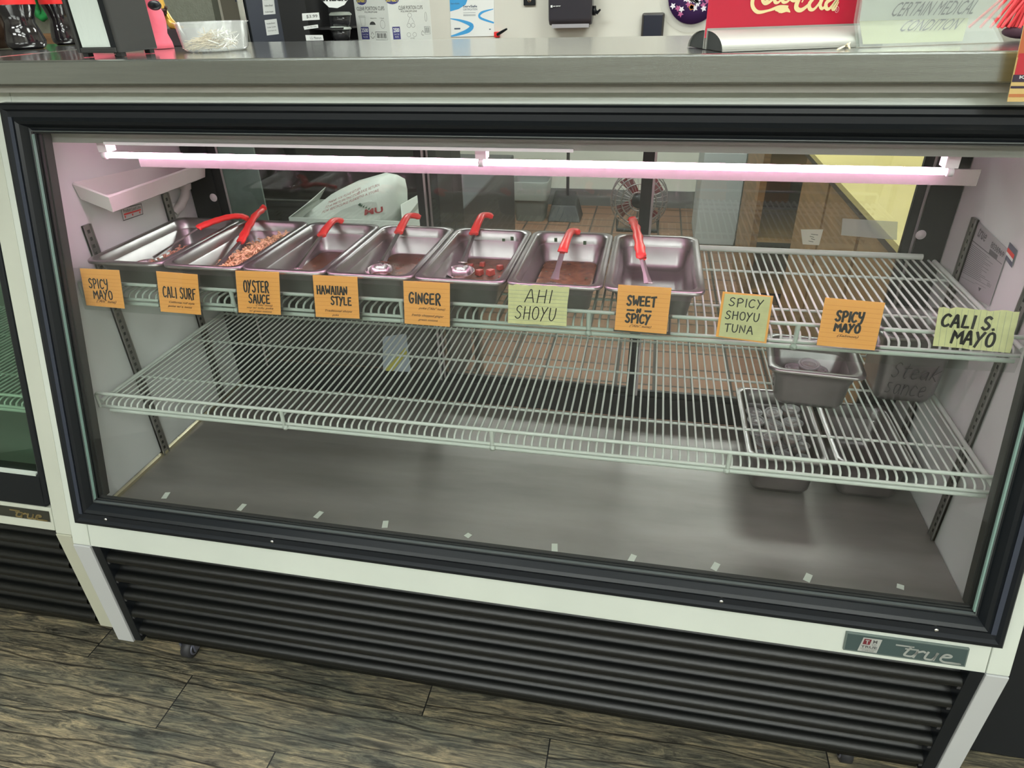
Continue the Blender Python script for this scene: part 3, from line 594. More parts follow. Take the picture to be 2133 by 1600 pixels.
# ladles
def ladle(a, b, c, dd, label, bowl=.027, flatten=False, zb=.462, yg=.455, ye=.515, wave=False):
    A = PZ(a[0], a[1], zb); B = PY(b[0], b[1], yg); E = PY(c[0], c[1], ye); H = PY(dd[0], dd[1], ye+.012)
    t = thing('serving_ladle', A, label, 'ladle')
    ax = (B-A).normalized()
    up = Vector((0,0,1)); side = ax.cross(up).normalized(); nrm = side.cross(ax).normalized()
    # bowl: dish, open upward
    bc = A-ax*bowl*.5+Vector((0,0,.006)); bc.z = max(bc.z, PB+.020)
    mb = MB(); prof = [(bowl,0),(bowl*.97,-.004),(bowl*.8,-.0115),(bowl*.5,-.015),(.001,-.016)]
    mb.lathe(bc, prof, 28, (0,-.12,1)); mb.lathe(bc, [(bowl+.0012,.0003),(bowl*.96+.0008,-.0045),(bowl*.8,-.0128),(bowl*.5,-.0163),(.001,-.0173)], 28, (0,-.12,1)); mb.lathe(bc, [(bowl,0),(bowl+.0012,.0003)], 28, (0,-.12,1))
    mb.build('bowl', mat('ladle_steel', (.62,.57,.58), .2, 1), t)
    # shaft: flat channel
    st = bc+(B-bc).normalized()*bowl*.95+Vector((0,0,.001)); vs = []; n = 7
    for i in range(n):
        k = i/(n-1); p = st.lerp(B, k); wv = .0085-.003*min(1, k*3) ; 
        vs += [p-side*wv, p-nrm*.0018, p+side*wv, p+nrm*.0012]
    mb = MB(); mb.add(vs, [(i*4+j, i*4+(j+1) % 4, (i+1)*4+(j+1) % 4, (i+1)*4+j) for i in range(n-1) for j in range(4)]+[(0,1,2,3),(n*4-1,n*4-2,n*4-3,n*4-4)], False)
    mb.build('shaft', mat('ladle_steel'  , (.6,.6,.6)), t, .0006)
    # grip: red sleeve curving over into a hook
    ga = B-ax*.012; L = []; n1 = 15; hl = (E-B).length
    ctr = [ga.lerp(B, .5), B, B.lerp(E, .35)+nrm*hl*.04, B.lerp(E, .72)+nrm*hl*.05, E, E.lerp(H, .5)+(E-B).normalized()*.004, H]
    pts = []
    for k in range(len(ctr)-1):
        p0 = ctr[max(k-1,0)]; p1 = ctr[k]; p2 = ctr[k+1]; p3 = ctr[min(k+2,len(ctr)-1)]
        for s_ in (0,.25,.5,.75): pts.append(.5*((2*p1)+(p2-p0)*s_+(2*p0-5*p1+4*p2-p3)*s_*s_+(3*p1-p0-3*p2+p3)*s_**3))
    pts.append(ctr[-1])
    vd = CF.normalized()
    for k, p in enumerate(pts):
        tg = (pts[min(k+1,len(pts)-1)]-pts[max(k-1,0)]).normalized(); sd = tg.cross(Vector((0,-.3,1))).normalized(); nn = sd.cross(tg).normalized(); kk = k/(len(pts)-1)
        wv = .0105-.0022*min(1,kk*2.2)+(.0016*(1 if k % 3 == 0 else -.4) if wave and .2 < kk < .8 else 0); th = .0056
        if kk > .93: wv *= .72; th *= .72
        L.append([p+sd*wv*math.cos(x)+nn*th*math.sin(x) for x in [2*math.pi*j/14 for j in range(14)]])
    g = MB().loops(L, True, capa=True, capb=True).build('grip', redp, t)
    return t
ladle((312,556),(418,472),(498,450),(517,458),'red handled steel server lying slantwise in the leftmost pan of pink fish', zb=.458, yg=.38, ye=.45, wave=True)
ladle((452,572),(503,500),(545,438),(552,429),'red handled server with a ridged grip standing out of the pale shredded meat', zb=.458, yg=.38, ye=.50, wave=True)
ladle((618,578),(672,487),(697,459),(715,463),'red handled ladle in the nearly empty OYSTER SAUCE pan', zb=.458, yg=.41, ye=.47)
ladle((795,560),(832,481),(851,450),(876,453),'red handled round ladle in the brown sauce of the HAWAIIAN STYLE pan')
ladle((962,563),(988,483),(1005,449),(1027,452),'red handled round ladle lying among the diced red fish of the GINGER pan')
ladle((1152,606),(1173,520),(1190,482),(1208,485),'red handled ladle leaning in the brown sauce of the AHI SHOYU pan', zb=.458, yg=.36, ye=.45)
ladle((1352,618),(1335,530),(1318,461),(1316,453),'red handled ladle with a ridged grip standing in the empty SWEET N SPICY pan', zb=.458, yg=.34, ye=.50, wave=True)

# small pans and sauce cups
def cup(cx, cy, z, label, group, tilt=0, r=.0195, src=[None]):
    if src[0] is None:
        t = thing('sauce_cup', (0,0,0), label, 'sauce cup', group)
        MB().lathe((0,0,0), [(.001,0),(r*.78,0),(r*.96,.021),(r*.94,.021),(r*.77,.001)], 20).build('cup', lidm, t)
        MB().lathe((0,0,.001), [(.001,0),(r*.76,0),(r*.90,.015),(.001,.0155)], 18).build('sauce_fill', mat('red_brown_sauce', (.16,.03,.015), .3), t)
        MB().lathe((0,0,.021), [(r*1.04,-.002),(r*1.06,.0005),(r*1.0,.002),(r*.82,.0016),(r*.80,.0),(r*.55,.0002),(r*.53,.0012),(r*.48,.0002),(.001,.0002)], 22).build('lid', mat('frosted_lid', (.42,.40,.42), .18, .0, alpha=.55, spec=.8), t)
        src[0] = t; o = t
    else: o = copy_tree(src[0]); o['label'] = label; o['group'] = group
    o.location = (cx, cy, z); o.rotation_euler = (tilt, random.uniform(-.1,.1), random.uniform(0,6)); return o
pan('small_food_pan', 1.462, .384, .309, .172, .165, .088, 'small square steel pan of lidded sauce cups on the lower shelf', rot=-.08)
g = 'sauce cups in the small pan on the lower shelf'
for x, y, z, tl, wh in ((1.408,.365,.262,.12,'front left'),(1.448,.352,.258,-.05,'front middle, mostly covered'),(1.492,.362,.262,.1,'front right'),(1.438,.40,.262,.0,'rear left'),(1.482,.408,.258,.05,'rear right'),(1.455,.372,.284,-.08,'topmost, lying on the others')):
    cup(x, y, z-.015 if z < .27 else z-.010, 'lidded sauce cup in the small pan on the lower shelf, '+wh, g, tl)
sp = pan('deep_food_pan', 1.642, .425, .372, .155, .155, .150, 'deep steel pan marked Steak sauce at the right end of the lower shelf', rot=.0)
q = Quad((1.592,.3645,.315),(1.692,.3645,.315),(1.686,.3715,.235),(1.598,.3715,.235)).toward((1.6,-1,.3)); mb = MB()
hand(mb, q, 'Steak', .1, .95, .02, .42, .0016, rise=.04, lean=.3); hand(mb, q, 'sance', .05, .85, .42, .88, .0016, rise=.08, lean=.2)
mb.build('marker_writing', mat('grey_marker', (.05,.045,.05), .5), sp)
pan('floor_food_pan', 1.446, .462, .098, .165, .29, .106, 'long steel pan of lidded sauce cups on the case floor, left one of two')
g = 'sauce cups in the left pan on the case floor'
for r in range(5):
    for c in range(3):
        cup(1.404+c*.042+random.uniform(-.003,.003), .372+r*.044, .045+.006*((r+c) % 2), 'lidded sauce cup in the left floor pan, '+['front','second','middle','fourth','rear'][r]+' row, '+['left','centre','right'][c]+' column', g, random.uniform(-.15,.15))
for x, y, wh in ((1.42,.40,'front left'),(1.462,.41,'front right'),(1.43,.45,'middle left'),(1.475,.465,'middle right'),(1.44,.50,'rear left'),(1.48,.52,'rear right')):
    cup(x, y, .078, 'lidded sauce cup on top of the heap in the left floor pan, '+wh, g, random.uniform(-.2,.2))
pan('floor_food_pan', 1.622, .455, .093, .160, .25, .101, 'long empty steel pan on the case floor, right one of two')

# ================================================================== note cards
def card(px, lines, small, label, m=orange, lm=orangeline, torn=False, wd=.0021, backing=None, y=.170, vert=False, lean=0):
    q = Quad(*[PY(a, b, y) for a, b in px]).toward((1,-2,1)); bt = q(.5, 1)
    t = thing('note_card', bt, label, 'note card')
    if torn:
        n = 14; top = [(i/n, random.uniform(-.025,.03)+(.0 if 0 < i < n else .02)) for i in range(n+1)]; sd = [(1+random.uniform(-.012,.006), (i+1)/6) for i in range(5)]
        bot = [(1-i/8, 1+random.uniform(-.012,.012)) for i in range(9)]; P = top+sd+bot
        a = [q(u, v) for u, v in P]; MB().prism([p-q.n*.0006 for p in a], q.n*.0006).build('paper', m, t)
    else: sheet(q, .0006).build('paper', m, t)
    if backing:
        b = Quad(q(-.05,-.04,-.0012), q(1.05,-.02,-.0012), q(1.05,1.04,-.0012), q(-.06,1.03,-.0012)).toward((1,-2,1)); sheet(b, .0005).build('backing_card', backing, t)
    mb = MB()
    if vert:
        for k in range(12): u = .06+k*.078; ribbon(mb, q, [(u,.02),(u+.01,.98)], .0004, .0003)
    else:
        for k in range(9): v = .14+k*.095; ribbon(mb, q, [(.01,v),(.99,v)], .0005, .0003)
    mb.build('ruled_lines', lm, t)
    mb = MB()
    for (s_, u0, u1, v0, v1) in lines: hand(mb, q, s_, u0, u1, v0, v1, wd*1.35, lean=lean)
    mb.build('marker_writing', ink, t)
    if small:
        mb = MB()
        for (s_, u0, u1, v0, v1) in small: print_text(mb, q, s_, u0, u1, v0, v1, .5, bold=.012, off=.0008)
        mb.build('small_writing', pen, t)
    if not torn or backing:
        b = Quad(q(-.02,-.05,.0016), q(1.07,-.05,.0016), q(1.07,1.02,.0016), q(-.02,1.02,.0016)).toward((1,-2,1)); sheet(b, .0003).build('clear_sleeve', plastic, t)
    return t
card([(166,559),(248,563),(260,643),(180,636)], [('SPICy',.17,.66,.26,.50),('MAYO',.25,.73,.56,.78)], [('("Ahi" tuna)',.28,.78,.80,.90)], 'orange card reading SPICY MAYO at the far left of the upper shelf', wd=.0019)
card([(325,565),(411,572),(419,656),(335,649)], [('CALI SURF',.12,.92,.36,.62)], [('California roll style',.22,.85,.70,.77),('poke w/ a twist',.2,.78,.80,.87)], 'orange card reading CALI SURF on the upper shelf edge', wd=.0019)
card([(490,564),(581,567),(585,656),(497,651)], [('OYSTER',.17,.75,.22,.48),('SAUCE',.27,.76,.54,.74)], [('("Ahi" tuna)',.42,.8,.76,.82),('soy w/ tofu, poke',.2,.82,.83,.89),('w/ green onions',.25,.78,.91,.97)], 'orange card reading OYSTER SAUCE on the upper shelf edge')
card([(651,573),(744,577),(749,664),(658,660)], [('HAWAIIAN',.08,.76,.24,.43),('STYLE',.38,.84,.49,.68)], [('Traditional shoyu',.2,.82,.80,.87),('poke',.38,.52,.90,.97)], 'orange card reading HAWAIIAN STYLE on the upper shelf edge')
card([(840,585),(937,590),(937,681),(843,674)], [('GINGER',.12,.80,.26,.50)], [('poke ("Ahi" tuna)',.32,.88,.57,.64),('freshly chopped ginger',.15,.85,.74,.81),('green onions',.3,.72,.85,.91)], 'orange card reading GINGER on the upper shelf edge', wd=.0024)
card([(1059,592),(1186,598),(1180,680),(1058,673)], [('AHI',.28,.72,.10,.42),('SHOYU',.12,.80,.54,.86)], [], 'torn yellow ruled paper note reading AHI SHOYU', lime, limeline, True, wd=.0013, lean=.2)
card([(1288,593),(1399,600),(1388,696),(1280,687)], [('SWEET',.20,.74,.22,.42),('N',.40,.47,.49,.57),('-',.22,.34,.50,.56),('-',.55,.66,.50,.56),('SPICY',.20,.66,.61,.80)], [('("Ahi" tuna)',.27,.68,.84,.91)], 'orange card reading SWEET N SPICY on the upper shelf edge', wd=.0025)
card([(1510,612),(1606,619),(1592,712),(1497,700)], [('SPICY',.12,.86,.08,.26),('SHOYU',.08,.82,.38,.56),('TUNA',.10,.72,.68,.86)], [], 'yellow paper note on an orange card reading SPICY SHOYU TUNA', lime, mat('faint_rule', (.60,.60,.32), .8), False, wd=.0013, backing=orange)
card([(1719,620),(1844,631),(1822,730),(1701,719)], [('SPICy',.24,.70,.24,.44),('MAYO',.25,.68,.50,.66)], [('(Salmon)',.30,.66,.72,.79)], 'orange card reading SPICY MAYO with Salmon written small below', wd=.0027)
card([(1956,640),(2124,650),(2104,736),(1943,720)], [('CALI S.',.06,.74,.17,.47),('MAYO',.22,.76,.55,.88)], [], 'crumpled yellow ruled note reading CALI S. MAYO at the far right', lime, limeline, True, wd=.0030, vert=True, lean=.15)
# clear ticket strip between the cards
tk = MB().box(.03, .1728, .406, 1.70, .1738, .494).build('ticket_strip', clear('clear_strip', (.93,.95,.94), .05, 1.3)); tag(tk, 'clear plastic ticket strip along the upper shelf edge behind the note cards', 'ticket strip')
# ================================================================== worktop and things on it
ct = MB().box(-.03, .160, .8187, 1.80, .62, .8565).build('worktop', [steel], bevel=.003); tag(ct, 'long brushed stainless steel worktop over the large display case', 'worktop')
ct.data.materials.append(steeltop)
for p in ct.data.polygons:
    if p.normal.z > .9: p.material_index = 1
ct = MB().box(-1.2, .163, .8187, -.033, .66, .857).build('worktop', [steel, steeltop], bevel=.003); tag(ct, 'steel worktop over the left display case carrying the cola bottles', 'worktop')
for p in ct.data.polygons:
    if p.normal.z > .9: p.material_index = 1
ZW = .8575
# napkin holder, turned
def frame_at(o, ux): ux = Vector(ux).normalized(); uy = Vector((-ux.y, ux.x, 0)); o = Vector(o); return lambda a, b, c: o+ux*a+uy*b+Vector((0,0,c))
F = frame_at((.172,.205,ZW), (1,.02,0))
nh = thing('napkin_dispenser', (.23,.26,ZW), 'black napkin dispenser filled with white napkins on the worktop', 'napkin dispenser')
def fbox(mb, F, a0,b0,c0,a1,b1,c1): return mb.hexa([F(a0,b0,c0),F(a1,b0,c0),F(a1,b1,c0),F(a0,b1,c0)], [F(a0,b0,c1),F(a1,b0,c1),F(a1,b1,c1),F(a0,b1,c1)])
mb = MB(); DD = .098; fbox(mb, F, 0,.0,.006,.006,DD,.15); fbox(mb, F, .074,.0,.006,.080,DD,.15); fbox(mb, F, .006,.0,.006,.074,DD,.014); fbox(mb, F, .006,DD-.005,.014,.074,DD,.15); mb.build('housing', mat('charcoal_plastic', (.03,.03,.03), .45), nh, .002)
mb = MB(); fbox(mb, F, .009,.004,.0145,.063,.085,.145); mb.build('napkins', mat('napkin_white', (.68,.75,.71), .8, bump=.6, bscale=120, stretch=(1,1,.2)), nh)
mb = MB(); fbox(mb, F, .0635,.002,.0145,.0735,.085,.145); mb.build('side_cheek', black, nh)
for a, b in ((.004,.006),(.066,.006),(.004,.080),(.066,.080)): mb = MB(); fbox(mb, F, a,b,-.0003,a+.010,b+.012,.0058); mb.build('foot', blackM, nh)
# pink plush behind
pk = thing('pink_figurine', (.165,.42,ZW), 'hot pink figurine wearing black sunglasses behind the napkin dispenser', 'figurine')
def blob(mb, c, rs, n=16, k=10):
    c = Vector(c); ls = []
    for i in range(k+1):
        t = math.pi*i/k; ls.append([c+Vector((rs[0]*math.sin(t)*math.cos(2*math.pi*j/n), rs[1]*math.sin(t)*math.sin(2*math.pi*j/n), -rs[2]*math.cos(t))) for j in range(n)])
    return mb.loops(ls, True, capb=False)
mb = MB(); mb.lathe((.162,.425,ZW), [(.001,0),(.028,.0),(.027,.01),(.022,.025),(.025,.045),(.024,.060),(.018,.075),(.001,.08)], 22); blob(mb, (.158,.42,ZW+.088), (.030,.026,.026)); mb.build('body', pinkm, pk)
mb = MB(); blob(mb, PY(322,11,.398), (.013,.009,.0085)); mb.build('sunglass_lens', black, pk)
mb = MB(); blob(mb, (.142,.392,ZW+.078), (.013,.009,.0085)); mb.build('sunglass_lens', black, pk)
mb = MB().tube([(.148,.40,ZW+.03),(.11,.36,ZW+.035),(.066,.34,ZW+.055)], [.010,.008,.005], 10).tube([(.148,.40,ZW+.02),(.105,.36,ZW+.014),(.062,.345,ZW+.006)], [.012,.010,.008], 10); mb.build('limbs', pinkm, pk)
# trophy foot
tf = thing('foot_trophy', (.155,.525,ZW), 'small golden foot ornament on a black block beside the pink figurine', 'ornament')
MB().prism([(.105,.492,ZW),(.186,.492,ZW),(.180,.492,ZW+.030),(.111,.492,ZW+.030)], (0,.07,0)).build('base_block', mat('dark_block', (.03,.025,.03), .4), tf, .001)
gold = mat('gold_paint', (.55,.33,.06), .35, .5)
mb = MB().tube([(.128,.515,ZW+.062),(.138,.51,ZW+.046),(.150,.502,ZW+.036),(.164,.498,ZW+.034)], [.007,.008,.009,.005], 10)
for k in range(5): mb.tube([(.156+k*.0035,.4975+k*.001,ZW+.034),(.160+k*.0035,.494+k*.001,ZW+.0325)], .002, 6)
mb.tube([(.122,.52,ZW+.09),(.126,.518,ZW+.066)], .006, 8); mb.build('foot', gold, tf)
mb = MB()
for k in range(14): mb.tube([(.134+random.uniform(-.004,.004),.505,ZW+.058+random.uniform(-.004,.004)),(.142+random.uniform(-.008,.01),.498,ZW+.062+random.uniform(-.010,.010))], .0022, 5)
mb.build('dark_flower', mat('dark_bronze', (.07,.04,.03), .35, .4), tf)
# tub of toothpicks
tb_ = thing('plastic_tub', (.345,.335,ZW), 'clear round plastic tub of wrapped toothpicks on the worktop', 'tub')
MB().lathe((.345,.335,ZW), [(.001,.001),(.050,.001),(.055,.006),(.059,.040),(.060,.041),(.060,.0435),(.063,.044),(.063,.0455),(.0575,.0455),(.053,.006),(.049,.002),(.001,.002)], 36).build('tub_wall', tubm, tb_)
mb = MB()
for k in range(260):
    a = random.uniform(0,6.28); r = random.uniform(0,.032); z = ZW+.006+random.uniform(0,.022)*(1-r/.05); d = Vector((random.gauss(.8,.3), random.gauss(.2,.5), random.uniform(-.15,.35))).normalized()*.017; p = Vector((.337+r*math.cos(a), .330+r*math.sin(a), z))
    mb.tube([p-d, p+d], .0007, 4)
tag(mb.build('toothpicks', mat('wrapped_pick', (.62,.52,.36), .6, var=.3, vscale=200)), 'wooden toothpicks and paper wrappers heaped in the clear tub', 'toothpicks', kind='stuff')
mb = MB()
for k in range(90):
    p = Vector((.368+random.gauss(0,.010), .325+random.gauss(0,.010), ZW+.010+random.uniform(0,.022))); d = Vector((random.gauss(0,1), random.gauss(0,1), random.gauss(0,.6))).normalized()*.010
    e = Vector((random.gauss(0,1), random.gauss(0,1), random.gauss(0,1))).normalized()*.002; mb.add([p-d,p-d+e,p+d+e,p+d], [(0,1,2,3)])
tag(mb.build('wrappers', mat('wrapper_white', (.75,.73,.68), .5)), 'crumpled white paper wrappers on the toothpicks in the clear tub', 'wrappers', kind='stuff')
# cola bottles
def bottle(x, y, label, r=.042):
    t = thing('cola_bottle', (x,y,ZW), label, 'bottle')
    MB().lathe((x,y,ZW), [(.001,.003),(r*.7,.0),(r*.9,.006),(r*.95,.015),(r*.82,.035),(r*.72,.048),(r*.78,.062),(r*.98,.078),(r,.085),(r,.125),(r*.9,.15),(r*.4,.19),(r*.3,.205),(.001,.206)], 28).build('bottle', mat('dark_cola_glass', (.012,.010,.012), .08, spec=.9), t)
    MB().lathe((x,y,ZW), [(r+.0004,.080),(r+.0004,.125)], 40).build('label_band', mat('cola_red', (.70,.02,.02), .4), t)
    q = Quad((x-.024,y-r-.0012,ZW+.110),(x+.022,y-r-.0012,ZW+.110),(x+.022,y-r-.0012,ZW+.086),(x-.024,y-r-.0012,ZW+.086)).toward((x,-2,1))
    mb = MB(); print_text(mb, q, 'Coca-Cola', .0,1,.0,.75, .3, bold=.02, off=0); mb.build('label_script', paperw, t)
    MB().lathe((x,y,ZW+.206), [(.001,.01),(r*.34,.01),(r*.34,-.01)], 18).build('cap', redp, t)
    return t
bottle(-.165, .455, 'large cola bottle with red label at the left, nearer of the two', .0385)
bottle(-.203, .605, 'cola bottle half hidden behind the napkin dispenser', .030)
jm = MB().lathe((-.262,.47,ZW), [(.001,.0),(.040,.002),(.046,.03),(.044,.06),(.036,.09),(.020,.12),(.001,.13)], 24).build('dark_jar', mat('dark_brown_glass', (.05,.03,.02), .12, var=.6, vscale=30)); tag(jm, 'dark brown jar at the left picture edge beside the cola bottle', 'jar')
# cola sign
U = Vector((.937,.350,0)).normalized(); F = frame_at((1.182,.235,ZW), U)
cs = thing('cola_sign', (1.30,.28,ZW), 'red cola sign in a curved aluminium stand on the worktop', 'sign')
alu = mat('satin_aluminium', (.40,.40,.37), .5, .3)
pr = []
for i in range(10): a = math.radians(90*i/9); pr.append((-.056*math.cos(a)-.004, .0235*math.sin(a)**1.0))
mb = MB(); n = len(pr); SL = .235
for sg in (1,-1):
    vs = [F(0, sg*b, c) for b, c in pr]+[F(SL, sg*b, c) for b, c in pr]; mb.add(vs, [(i,i+1,n+i+1,n+i) if sg > 0 else (i,n+i,n+i+1,i+1) for i in range(n-1)], True)
fbox(mb, F, 0,-.0045,.0,SL,-.003,.026); fbox(mb, F, 0,.003,.0,SL,.0045,.026); fbox(mb, F, 0,-.062,-.0003,SL,-.0595,.003); fbox(mb, F, 0,.0595,-.0003,SL,.062,.003)
mb.build('stand', alu, cs)
mb = MB()
for sg in (1,-1): mb.add([F(.002, sg*b*.97, c*.97) for b, c in pr]+[F(.002, -sg*.003, 0)], [tuple(range(n+1))])
mb.build('stand_hollow', mat('hollow_black', (.02,.022,.022), .5), cs)
mb = MB(); fbox(mb, F, 0,-.0025,.014,SL,.0025,.17); pnl = mb.build('sign_panel', mat('cola_crimson', (.58,.012,.045), .35), cs)
q = Quad(F(0,-.0026,.17), F(SL,-.0026,.17), F(SL,-.0026,.014), F(0,-.0026,.014)).toward((1,-3,1))
def PQ(px, py):         # picture point on the sign face -> uv
    d = ray(px, py); n_ = q.n; s_ = (q.c[0]-CP).dot(n_)/d.dot(n_); p = CP+d*s_-q.c[0]
    return (p.dot(U)/SL, (-p.z)/.156)
mb = MB()
SOFF = [.0006]
def S_(pts, ws): 
    SOFF[0] += .00004
    pp = smooth_pts([PQ(*p) for p in pts], 5); k = len(pp); W = []
    for i in range(k):
        t = i/(k-1)*(len(ws)-1); a = int(min(t, len(ws)-2)); W.append((ws[a]*(1-(t-a))+ws[a+1]*(t-a))*.00060)
    ribbon(mb, q, pp, W, SOFF[0])
S_([(1600,-52),(1585,-30),(1570,-8),(1567,12),(1578,25),(1600,22),(1622,15),(1637,17)], [3,8,10,9,8,5,8,12])
S_([(1560,-30),(1590,-45),(1625,-50),(1615,-20),(1603,-5),(1595,3),(1588,2)], [4,6,7,7,6,5,4]); 
S_([(1618,18),(1628,20),(1638,20),(1645,25)], [10,15,10,2]); S_([(1624,24),(1622,27)], [5,1])
S_([(1598,-14),(1588,-2),(1593,7),(1604,3),(1614,-10),(1608,-18),(1598,-14)], [5,8,8,6,5,5,5]); S_([(1632,-15),(1614,-8),(1614,4),(1622,4),(1638,-12)], [5,8,8,5,4]); S_([(1652,-12),(1634,-10),(1630,3),(1640,3),(1655,-14),(1648,-2),(1655,2),(1664,-8)], [5,8,8,5,6,8,5,3])
S_([(1700,-50),(1675,-25),(1662,0),(1658,16),(1668,21),(1685,8),(1698,-12)], [3,8,11,11,9,6,4]); S_([(1680,-14),(1670,4)], [3,3]);
S_([(1700,-8),(1686,6),(1686,18),(1695,19),(1708,2),(1703,-8),(1700,-8)], [5,9,9,6,5,4,5]); S_([(1738,-50),(1722,-20),(1708,8),(1712,18),(1722,8)], [4,7,8,7,3]); S_([(1742,-6),(1722,4),(1720,16),(1728,17),(1748,-8),(1734,16),(1738,19),(1746,4)], [5,9,9,6,6,8,5,2])
mb.build('script_logo', mat('cream_print', (.86,.72,.38), .5), pnl)
mb = MB(); c0 = PQ(1743,20); ribbon(mb, q, [(c0[0]+.012*math.cos(a), c0[1]+.024*math.sin(a)) for a in [x*.4 for x in range(17)]], .0006); print_text(mb, q, 'R', c0[0]-.005, c0[0]+.005, c0[1]-.012, c0[1]+.012, off=.0006); mb.build('registered_mark', mat('pale_pink_print', (.8,.5,.5), .5), pnl)
# acrylic notice holder
ms = thing('notice_holder', (1.50,.27,ZW), 'clear acrylic holder with a white notice about a certain medical condition', 'notice')
U2 = Vector((.95,.30,0)).normalized(); F2 = frame_at((1.392,.236,ZW), U2)
acr = clear('acrylic', (.90,.93,.91), .10, 1.25, .12)
prf = [(0,.0),(.020,.030),(.024,.075),(.026,.13)]
for dy, nm in ((0,'front_sheet'),(.008,'back_sheet')):
    mb = MB(); 
    for (b0,c0),(b1,c1) in zip(prf, prf[1:]): mb.hexa([F2(-.002,b0+dy,c0),F2(.210,b0+dy,c0),F2(.205 if c1 > .05 else .198,b1+dy,c1),F2(-.002,b1+dy,c1)], [F2(-.002,b0+dy+.0015,c0),F2(.210,b0+dy+.0015,c0),F2(.205 if c1 > .05 else .198,b1+dy+.0015,c1),F2(-.002,b1+dy+.0015,c1)])
    mb.build(nm, acr, ms)
mb = MB(); ppf = [(.0045,.003),(.0245,.0305),(.0275,.075),(.029,.125)]; xs = [(.004,.150),(.004,.165),(.002,.180),(.002,.185)]
for k in range(3):
    (b0,c0),(b1,c1) = ppf[k], ppf[k+1]; mb.cur = 0 if k else 1
    mb.hexa([F2(xs[k][0],b0,c0),F2(xs[k][1],b0,c0),F2(xs[k+1][1],b1,c1),F2(xs[k+1][0],b1,c1)], [F2(xs[k][0],b0+.001,c0),F2(xs[k][1],b0+.001,c0),F2(xs[k+1][1],b1+.001,c1),F2(xs[k+1][0],b1+.001,c1)])
pp = mb.build('notice_paper', [mat('notice_white', (.60,.61,.57), .7), mat('notice_cream', (.50,.50,.32), .7)], ms)
q2 = Quad(F2(0,.0265,.068), F2(.18,.0265,.068), F2(.18,.0238,.0305), F2(0,.0238,.0305)).toward((1,-3,1))
q3 = Quad(F2(0,.0235,.030), F2(.18,.0235,.030), F2(.18,.004,.003), F2(0,.004,.003)).toward((1,-3,1))
mb = MB(); print_text(mb, q2, 'CERTAIN MEDICAL', .25,.93,.42,.88, .12, off=.0006); print_text(mb, q3, 'CONDITION', .31,.78,.0,.50, .2, off=.0006); mb.build('notice_print', mat('notice_ink', (.06,.07,.08), .6), pp)
# knot of string by the sign foot
mb = MB().tube([PZ(1745,103,ZW+.001), PZ(1760,96,ZW+.002), PZ(1766,92,ZW+.005)], .0013, 6); mb.tube([PZ(1770,101,ZW+.001), PZ(1766,93,ZW+.004), PZ(1772,88,ZW+.005)], .0012, 6); blob(mb, PZ(1766,94,ZW+.003), (.0028,.0028,.0028), 8, 6)
tag(mb.build('string_knot', mat('cream_string', (.75,.68,.5), .8)), 'knotted bit of cream string at the foot of the cola sign', 'string')
# flyer over the right end, red tassel
fq = Quad(PY(2136,40,.142), PY(2230,40,.142), PY(2220,212,.142), PY(2098,212,.142)).toward((1,-3,1))
fl_ = sheet(fq, .0012).build('menu_flyer', mat('flyer_base', (.78,.55,.22), .4)); tag(fl_, 'colourful laminated menu flyer hanging over the right end of the worktop', 'flyer')
mb = MB(); rect(mb, fq, 0,0,1,.45); mb.build('flyer_orange', mat('flyer_orange', (.62,.16,.06), .4), fl_)
mb = MB(); rect(mb, fq, .02,.40,1,.66,.0006); mb.build('flyer_red', mat('flyer_red', (.62,.03,.05), .4), fl_)
mb = MB(); rect(mb, fq, .0,.66,1,.75,.0006); rect(mb, fq, .0,.80,.5,.83,.0006); mb.build('flyer_dark', mat('flyer_dark', (.05,.03,.06), .4), fl_)
mb = MB(); rect(mb, fq, .0,.90,1,.94,.0006); mb.build('flyer_stripe', mat('flyer_stripe', (.62,.22,.08), .4), fl_)
mb = MB(); print_text(mb, fq, 'Ahi', .22,.5,.50,.54, bold=.02, off=.001); print_text(mb, fq, 'omi', .18,.5,.58,.62, bold=.02, off=.001); print_text(mb, fq, 'Ktchn', .12,.5,.67,.71, bold=.02, off=.001); mb.build('flyer_print', paperw, fl_)
mb = MB()
for k in range(26): a = Vector((1.640+random.gauss(0,.006), .37+random.gauss(0,.006), ZW+.105)); b = Vector((1.625+random.gauss(0,.020), .36+random.gauss(0,.01), ZW+.016)); mb.tube([a, a.lerp(b,.5)+Vector((.003,0,0)), b], .0022, 5)
tag(mb.build('red_tassel', mat('red_yarn', (.70,.05,.06), .7)), 'bundle of red yarn strands hanging behind the notice holder at the right', 'tassel')
mb = MB(); blob(mb, (1.64,.36,ZW+.010), (.030,.022,.0095)); tag(mb.build('dark_bundle', mat('dark_plum', (.05,.015,.03), .7)), 'dark plum cloth bundle under the red yarn on the worktop', 'cloth')

# ================================================================== behind the counter
# low black equipment with boards and bag seen through the left door
bl = thing('back_shelf_unit', (.0,1.7,FL), 'tall black shelving unit behind the left glass door', 'shelving')
mb = MB()
mb.box(-1.0,1.32,FL,-.97,1.47,.80).box(.39,1.32,FL,.42,1.47,.80).box(-1.0,1.47,FL,.42,1.488,.80); mb.build('frame', blackM, bl)
for z in (.10,.28,.46,.64,.787): MB().box(-.97,1.32,z,.39,1.469,z+.012).build('shelf', mat('black_shelf', (.03,.03,.03), .25), bl)
for z in (.14,.32): MB().tube([(-.97,1.31,z),(.39,1.31,z)], .005, 8).build('rail', mat('dark_steel', (.30,.30,.30), .3, .9), bl)
o = MB().box(-.108,1.49,FL,.42,1.62,.80).build('back_counter', blackM, bevel=.003); tag(o, 'black counter cabinet carrying the snack rack and the portion cup carton', 'counter')
low = thing('work_table', (.15,.95,FL), 'low steel work table behind the left glass door', 'table')
